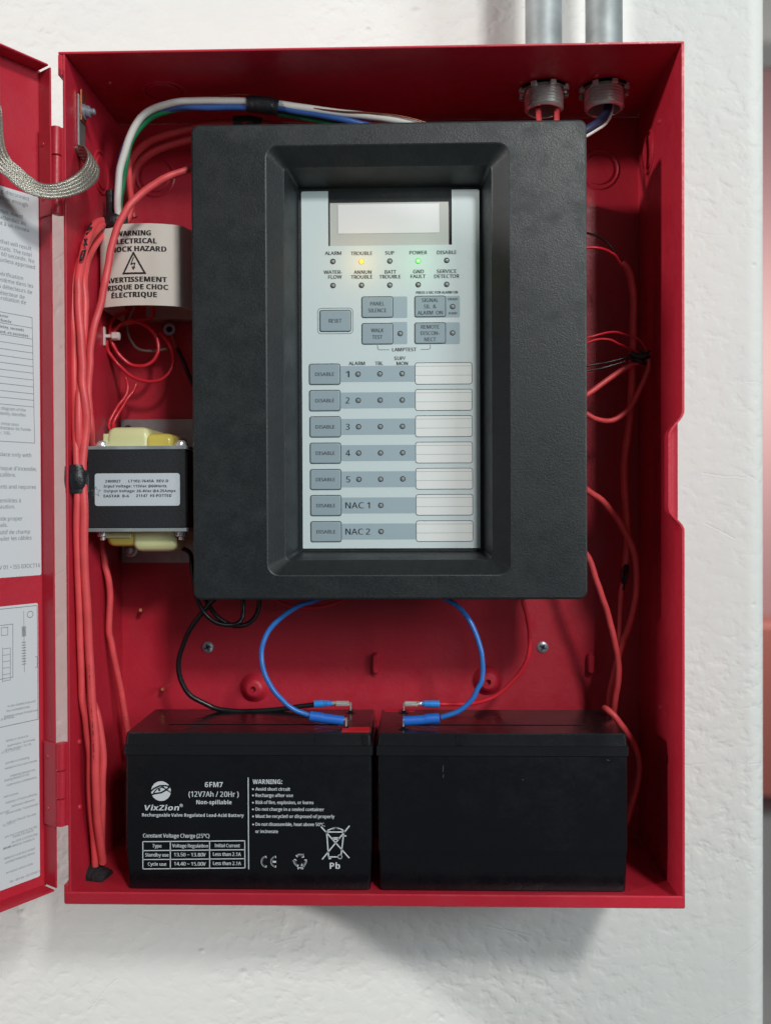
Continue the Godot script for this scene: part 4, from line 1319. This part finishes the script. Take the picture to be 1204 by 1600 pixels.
	tube(st, [v(-139.1, 100.8, 14.5), v(-137.4, 96.9, 14.5), v(-135.3, 91.7, 14)], 1.7, 12, 4)
	part("sleeve", st, M.dim_red, t)
	wire("black_wire", "black wire leading down from the ring terminal behind the panel", [v(-135.7, 92.6, 14), v(-132.3, 85.1, 14), v(-126.6, 71.6, 16), v(-118.2, 58.6, 22), v(-109.1, 48.4, 28)], 1.5, M.black_wire)
	wire("black_cable", "black cable from the transformer running down the panel's left edge", [v(-133.2, -41.9, 40), v(-125, -43.8, 44), v(-117.6, -48, 52), v(-115.7, -56.8, 56), v(-114.7, -67, 56), v(-113.2, -75.8, 54), v(-110.4, -82.7, 52), v(-106.7, -88.7, 50), v(-99.7, -92.7, 48), v(-90.9, -93.4, 46), v(-86.2, -90.3, 44), v(-85.7, -83, 42), v(-86.5, -72.5, 42)], 1.5, M.black_wire)
	wire("black_cable", "black cable looping widest under the panel's lower left corner", [v(-113, -72.3, 44), v(-108.8, -79.4, 44), v(-103, -87.8, 44), v(-95, -93.9, 42), v(-86.1, -95, 40), v(-78.9, -90.3, 38), v(-76.6, -82, 36), v(-77.4, -71, 36)], 1.6, M.black_wire)

# the maker's line printed along a cable: short dark marks on the side that faces the room
func cable_print(cable: MeshInstance3D, pts: Array, r: float, from: float, to: float, id: int):
	var st := mb()
	flat(st)
	var q := RandomNumberGenerator.new()
	q.seed = id
	var line := curve(pts, 14)
	for i in range(int(line.size() * from), int(line.size() * to)):
		var a: Vector3 = line[i]
		var d: Vector3 = (line[i + 1] - a).normalized()
		var s := d.cross(Vector3.BACK).normalized()
		var at := 0.0
		var long: float = (line[i + 1] - a).length()
		while at < long:
			var size := q.randf_range(0.0003, 0.0008)
			if q.randf() < 0.62:
				var p := a + d * at + Vector3(0, 0, r * 0.001 + 0.00002) + s * q.randf_range(-0.0001, 0.0001)
				var half := s * q.randf_range(0.00022, 0.0004)
				quad(st, p - half, p + half, p + d * size * 0.6 + half, p + d * size * 0.6 - half)
			at += size
	part("printed_marks", st, M.black_print, cable)

func tape(label: String, pts: Array, rx: float, rz: float, called := "black_tape", m: Material = M.tape, kind := "tape", group := "black tape wraps"):
	# several turns of tape: an oval sleeve with stepped, uneven edges
	var st := mb()
	var line := curve(pts, 8)
	var fr := frames(line)
	var loops := []
	for i in line.size():
		var l := []
		var grow := 1.0 + 0.015 * sin(i * 0.9) + (0.04 if i > 3 and i < line.size() - 4 else 0.0)
		for k in 20:
			var a := TAU * k / 20.0
			var wob := 1.0 + 0.04 * sin(2.0 * a + 0.6) + 0.02 * sin(5.0 * a)
			l.append(line[i] + (fr[i][0] * cos(a) * rx + fr[i][1] * sin(a) * rz) * (0.001 * grow * wob))
		loops.append(l)
	loops.reverse()
	loft(st, loops)
	single(called, st, m, label, kind, group)

func wires_on_the_right():
	var g := "red cables down the cabinet's right side"
	wire("red_cable", "upright red cable right of the panel, hanging down to a black stripped end", [v(163.1, 141.8, 34), v(165.6, 138.8, 34), v(168.1, 132.9, 34), v(169.7, 123.3, 34), v(169.9, 104.5, 34), v(169.9, 81, 32), v(169.8, 60.7, 30), v(168.1, 40, 30), v(165.7, 18.1, 30), v(164.9, 3.3, 30), v(165.1, -11.5, 30), v(166.7, -33.9, 30), v(166.7, -47.4, 30), v(165.8, -58.4, 30)], 2.3, M.red_jacket, g)
	wire("red_wire", "thin red lead arching to the top of the upright red cable right of the panel", [v(122, 145.7, 50), v(138.2, 148.4, 46), v(146.8, 148.5, 44), v(153.8, 147.7, 40), v(158.6, 144.7, 37), v(161.2, 141.5, 35), v(164.7, 138, 34)], 0.85, M.red_wire, "thin red leads right of the panel")
	wire("black_wire", "thin black lead above the arching red one, right of the panel", [v(126.8, 159.8, 46), v(141.1, 159, 40), v(149.4, 156.8, 36), v(155.6, 151.4, 34), v(160.8, 144.1, 33)], 0.7, M.black_wire)
	wire("red_cable", "red cable sweeping out from behind the panel's right edge and down", [v(122.7, 5.9, 44), v(138.7, -7.3, 40), v(148.6, -14.4, 38), v(157.4, -23.6, 36), v(164.4, -35, 36), v(169, -45.4, 36), v(171.5, -58, 36), v(171.4, -73.5, 36), v(168.9, -86.1, 36), v(165.6, -98.9, 34), v(162.5, -107.5, 33), v(159.8, -119.1, 32), v(157.3, -132.2, 30), v(156, -144.5, 28), v(155.2, -157.8, 26)], 2.1, M.red_jacket, g)
	wire("red_cable", "red cable leaving the panel's lower right edge and crossing another", [v(128.4, -39.5, 46), v(138.2, -50.7, 44), v(143.1, -64.4, 44), v(147.6, -76.4, 44), v(151.8, -89.5, 42), v(154.6, -102, 42), v(158, -114.8, 40), v(158.8, -123.1, 40), v(158.4, -136, 38), v(157.2, -149.5, 34), v(157.3, -161, 30)], 2.0, M.red_jacket, g)
	wire("red_cable", "short red cable below the frayed black end, joining the others", [v(165, -65.6, 30), v(163.3, -72.8, 30), v(161.8, -86.8, 30), v(161.1, -101.6, 30), v(161.1, -112.2, 30), v(160.5, -125.1, 29), v(159.7, -140.4, 27)], 1.6, M.red_jacket, g)
	wire("red_cable", "red cable bowing down the right side of the plain battery", [v(149.6, -149, 40), v(151.2, -148.9, 44), v(154.1, -152.2, 46), v(158.1, -157.5, 46), v(162.5, -162.7, 45), v(167.3, -170.1, 42), v(171.2, -180, 38), v(172.5, -191.5, 36), v(170.5, -206.4, 34), v(167.6, -219, 32), v(164.3, -229, 30)], 2.1, M.red_jacket, g)
	var st := mb()
	tube(st, [v(166.7, -50.8, 30), v(166, -59.3, 30), v(164.6, -65.6, 30), v(163.7, -72.8, 30)], 1.3, 8, 4)
	for k in 4:
		tube(st, [v(166, -55.8, 31) + Vector3(0.0006 * k - 0.001, 0, 0.001), v(164.7, -60.3, 33) + Vector3(0.0016 * k - 0.003, -0.001, 0.0006 * k), v(164.1, -68.4, 32) + Vector3(0.0006 * k - 0.001, 0, 0)], 0.45, 6, 4)
	single("stripped_end", st, M.black_wire, "black stripped cable end with loose tails, below the upright red cable", "cable end")
	wire("red_wire", "upper of two thin red leads reaching a dark splice right of the panel", [v(125.9, 87.4, 50), v(137.7, 91.3, 46), v(147.7, 94, 43), v(156.6, 95.3, 40), v(164.5, 94.6, 38), v(170.7, 91.8, 38), v(175.3, 87.4, 38), v(178.2, 82, 38)], 0.7, M.red_wire, "thin red leads right of the panel")
	wire("red_wire", "lower of two thin red leads reaching a dark splice right of the panel", [v(126.3, 84.9, 48), v(138.1, 88.3, 44), v(145.9, 90.5, 42), v(152.5, 90.8, 40), v(159.6, 88.6, 38), v(167.1, 85.4, 36), v(172.5, 82.8, 36)], 0.75, M.red_wire, "thin red leads right of the panel")
	wire("black_wire", "upper of two thin black leads meeting the splice right of the panel", [v(129, 74, 44), v(138.5, 74, 42), v(150.4, 75.7, 40), v(159.1, 78, 38), v(167.7, 80.6, 37)], 0.6, M.black_wire, "thin black leads right of the panel")
	wire("black_wire", "lower of two thin black leads meeting the splice right of the panel", [v(129, 69, 44), v(138.4, 70.5, 42), v(148.3, 72.2, 40), v(160.4, 75.9, 38), v(168.9, 79.8, 37)], 0.6, M.black_wire, "thin black leads right of the panel")
	wire("red_cable", "red cable slanting up from the panel to the dark splice", [v(126.9, 48.4, 44), v(138.8, 55.4, 40), v(148.8, 62.3, 38), v(159.6, 69.6, 36), v(167.9, 74.5, 36), v(173, 76.8, 37)], 1.8, M.red_jacket, g)
	wire("red_cable", "red cable curling from the dark splice back under the panel", [v(178.2, 78.7, 38), v(178.2, 72.5, 38), v(175.7, 64.6, 38), v(171.9, 56.7, 38), v(167.4, 48, 38), v(161.6, 41.8, 38), v(153.7, 38.3, 40), v(145.8, 38.6, 42), v(138, 41.8, 44), v(126.6, 48.2, 46)], 1.7, M.red_jacket, g)
	st = mb()
	tube(st, [v(167.3, 82.3, 37), v(171.1, 80, 38), v(175, 79.4, 39), v(178.7, 80.6, 39)], 2.2, 10, 4)
	tube(st, [v(168.7, 77.9, 38), v(172.3, 76.8, 40), v(176.7, 75.2, 39)], 1.5, 8, 4, 10)
	tube(st, [v(173.4, 83.5, 39), v(176.4, 81.7, 40), v(178.9, 83.3, 40)], 0.8, 6, 4, 20)
	single("wire_splice", st, M.tape, "dark taped splice where thin leads meet right of the panel", "splice")

# the four leads with push-on connectors at the batteries
func battery_leads():
	lead("blue_lead", "blue lead bowing left from the panel to the printed battery", [v(-21.3, -69.6, 60), v(-34.5, -75.5, 62), v(-45.3, -78.6, 63), v(-56, -84.8, 65), v(-64.6, -93.8, 67), v(-68.4, -103.1, 69), v(-68.5, -112.4, 71), v(-66.4, -121.3, 72), v(-61.1, -131.1, 73), v(-53.6, -138.6, 73), v(-46, -143.4, 73), v(-37.7, -146.5, 73)], 1.6, M.blue_wire, [v(-38.9, -146.5, 73), v(-32.9, -147.3, 73), v(-30.6, -147.7, 73)], [v(-31, -147.7, 73), v(-28.2, -148.1, 73), v(-17.9, -149.3, 73)], M.sleeve, 2.95, true)
	lead("blue_lead", "blue lead bowing right from the panel to the plain battery", [v(36.2, -69.7, 60), v(47.4, -75.6, 62), v(54.9, -81.1, 63), v(61.1, -90, 66), v(66, -101.5, 69), v(67.8, -112.3, 71), v(67.3, -123.2, 72), v(64.4, -130.9, 73), v(59.7, -137.6, 73), v(52.2, -143.6, 73), v(42.3, -147.2, 73)], 1.6, M.blue_wire, [v(41.1, -147.6, 73), v(34.8, -148, 73), v(32.4, -148.4, 73)], [v(32.8, -148.4, 73), v(29.3, -148.8, 73), v(19, -149.4, 73)], M.sleeve, 2.95, true)
	lead("black_lead", "black lead sweeping round to the back terminal of the printed battery", [v(-98.3, -71.5, 52), v(-103.3, -76.9, 52), v(-108.5, -82.4, 51), v(-117.6, -93.9, 48), v(-124.6, -105.8, 44), v(-129, -119.1, 40), v(-128.6, -130.2, 37), v(-122.6, -141.9, 34), v(-112.4, -148.7, 32), v(-101, -152.2, 31), v(-83.5, -153.3, 30.5), v(-62.9, -152.2, 30.5), v(-49.6, -150.3, 30.5), v(-39.3, -148.5, 30.5)], 1.7, M.black_wire, [v(-40.6, -148.5, 30.5), v(-36.3, -148.3, 30.5), v(-35, -148.3, 30.5)], [v(-35.5, -148.3, 30.5), v(-28.6, -148.1, 30.5)], M.light_sleeve, 2.2, false)
	lead("red_lead", "red lead hanging from the panel to the back terminal of the plain battery", [v(94, -71, 48), v(95.4, -77.3, 47), v(98.9, -87.8, 45), v(101.1, -102, 42), v(100.3, -112.7, 40), v(96.5, -123.7, 37), v(89.7, -133.6, 34), v(80.2, -142, 32), v(67.6, -147.2, 31), v(54.9, -148.8, 30.5), v(41.7, -148.4, 30.5)], 1.35, M.red_wire, [v(42.6, -148.4, 30.5), v(37.5, -148.3, 30.5), v(36.2, -148.3, 30.5)], [v(36.6, -148.3, 30.5), v(30.7, -148.2, 30.5)], M.light_sleeve, 2.2, false)
	wire("red_wire", "thin red wire sagging just below the panel's bottom edge", [v(-72.3, -72.6, 20), v(-67.1, -79.5, 20), v(-58.4, -83.9, 20), v(-45.3, -85.6, 20), v(-32.3, -83.9, 20), v(-20.1, -79.6, 20), v(-13.1, -72.7, 20)], 1.2, M.red_wire)

func lead(called: String, label: String, pts: Array, r: float, m: Material, wide: Array, barrel: Array, sm: Material, sr: float, covered: bool):
	var c := thing(called, label, "lead", pts[0], "leads to the batteries" if called == "blue_lead" else "")
	part("insulation", wire_mesh(pts, r, 14), m, c)
	var st := mb()
	tube(st, wide, sr * 1.06, 16, 3)
	tube(st, barrel, sr * (1.0 if covered else 0.72), 16, 3, 10)
	for k in 3:
		var p: Vector3 = barrel[0].lerp(barrel[-1], 0.15 + 0.22 * k)
		var d: Vector3 = (barrel[-1] - barrel[0]).normalized() * 0.0006
		if not covered:
			tube(st, [p - d, p + d], sr * 0.98, 14, 1, 20 + k * 3)
	part("sleeve", st, sm, c)
	st = mb()
	var e: Vector3 = barrel[-1]
	var way := signf(barrel[-1].x - barrel[0].x)
	var x := e.x * 1000.0
	var y := e.y * 1000.0
	var z := e.z * 1000.0
	if not covered:
		# the bare folded receptacle and its crimp
		lathe(st, e, Vector3(way, 0, 0), [w(1.3, -1.0), w(1.5, 0.6), w(1.5, 2.2), w(1.0, 3.0)], 14)
		var a := x + way * 2.6
		var b := x + way * 11.2
		box(st, minf(a, b), maxf(a, b), y - 1.0, y - 0.4, z - 3.4, z + 3.4, 0.15)
		for s in [-1, 1]:
			lathe(st, v(a, y + 0.1, z + s * 2.4), Vector3(way, 0, 0), [w(1.1, 0), w(1.1, 8.4)], 12, 100 + s * 70)
		part("receptacle", st, M.steel, c)

# ---------------------------------------------------------------- braided earth strap

func ground_strap():
	var c := thing("ground_strap", "flat braided metal earth strap looping from the cabinet's left wall to the door", "strap", v(-178, 226, 78))
	var st := mb()
	# lug against the wall and its bolt
	box(st, -178.9, -177.6, 205.0, 236.5, 70.0, 80.5, 0.3)
	part("lug", st, M.plate, c)
	st = mb()
	box(st, -177.5, -176.4, 221.0, 240.0, 71.0, 79.0, 0.3)
	part("washer_plate", st, M.copper, c)
	st = mb()
	lathe(st, v(-176.3, 227.3, 75.5), Vector3.RIGHT, [w(4.6, 0), w(4.6, 0.8), w(3.6, 0.9), w(3.6, 1.2)], 24)
	hexagon(st, v(-175.1, 227.3, 75.5), Vector3.RIGHT, 3.6, 2.8)
	lathe(st, v(-172.3, 227.3, 75.5), Vector3.RIGHT, [w(1.9, 0), w(1.9, 2.4), w(1.3, 3.0)], 14)
	part("bolt", st, M.bolt, c)
	# the braid: strands crossing each other along a flat ribbon
	var mid := curve([v(-180.5, 207.8, 78), v(-178.2, 200, 80), v(-173.2, 198, 84), v(-168.3, 195.6, 88), v(-164.6, 189, 93), v(-164.1, 181.1, 99), v(-166.6, 173, 107), v(-171.4, 166.9, 114), v(-177.6, 162.7, 121), v(-183.9, 161.8, 127), v(-190.1, 164.7, 131), v(-195.2, 169.3, 134), v(-200, 173.6, 136), v(-204.4, 181.1, 134), v(-207.6, 191.6, 130), v(-210.1, 204, 126), v(-211.7, 210.3, 124)], 10)
	var n := mid.size()
	var wide := []
	for i in n:
		var t: Vector3 = (mid[mini(i + 1, n - 1)] - mid[maxi(i - 1, 0)]).normalized()
		# broad side turned mostly to the room and a little up
		var face := Vector3(0.35, 0.45, 1.0).lerp(Vector3(1.0, 0.1, 0.25), clampf(1.0 - (i - 34) / 45.0, 0.0, 1.0)).normalized()
		wide.append([face.cross(t).normalized(), face])
	st = mb()
	var strands := 20
	for dir in [-1, 1]:
		for k in strands:
			var path := []
			for i in n:
				var ph := fposmod(dir * i * 0.052 + float(k) / strands * 2.0, 2.0)
				var across := ph if ph < 1.0 else 2.0 - ph
				var front := 1.0 if ph < 1.0 else -1.0
				var weave := 0.28 * sin(ph * strands * PI * 0.5 + (0.0 if dir > 0 else PI))
				path.append(mid[i] + wide[i][0] * ((across - 0.5) * 10.2 * 0.001) + wide[i][1] * (0.001 * (0.55 * front * sin(PI * clampf(across, 0.06, 0.94)) + weave)))
			tube(st, path, 0.52, 5, 1, 1 + ((k + 1) * 2 if dir > 0 else (k + 30) * 2))
	part("braid", st, M.braid, c)
	st = mb()
	var e: Vector3 = mid[-1] * 1000.0
	box(st, e.x - 5.0, e.x + 5.0, e.y - 6.0, e.y + 24.0, e.z - 1.0, e.z + 0.6, 0.3)
	part("lug", st, M.plate, c)
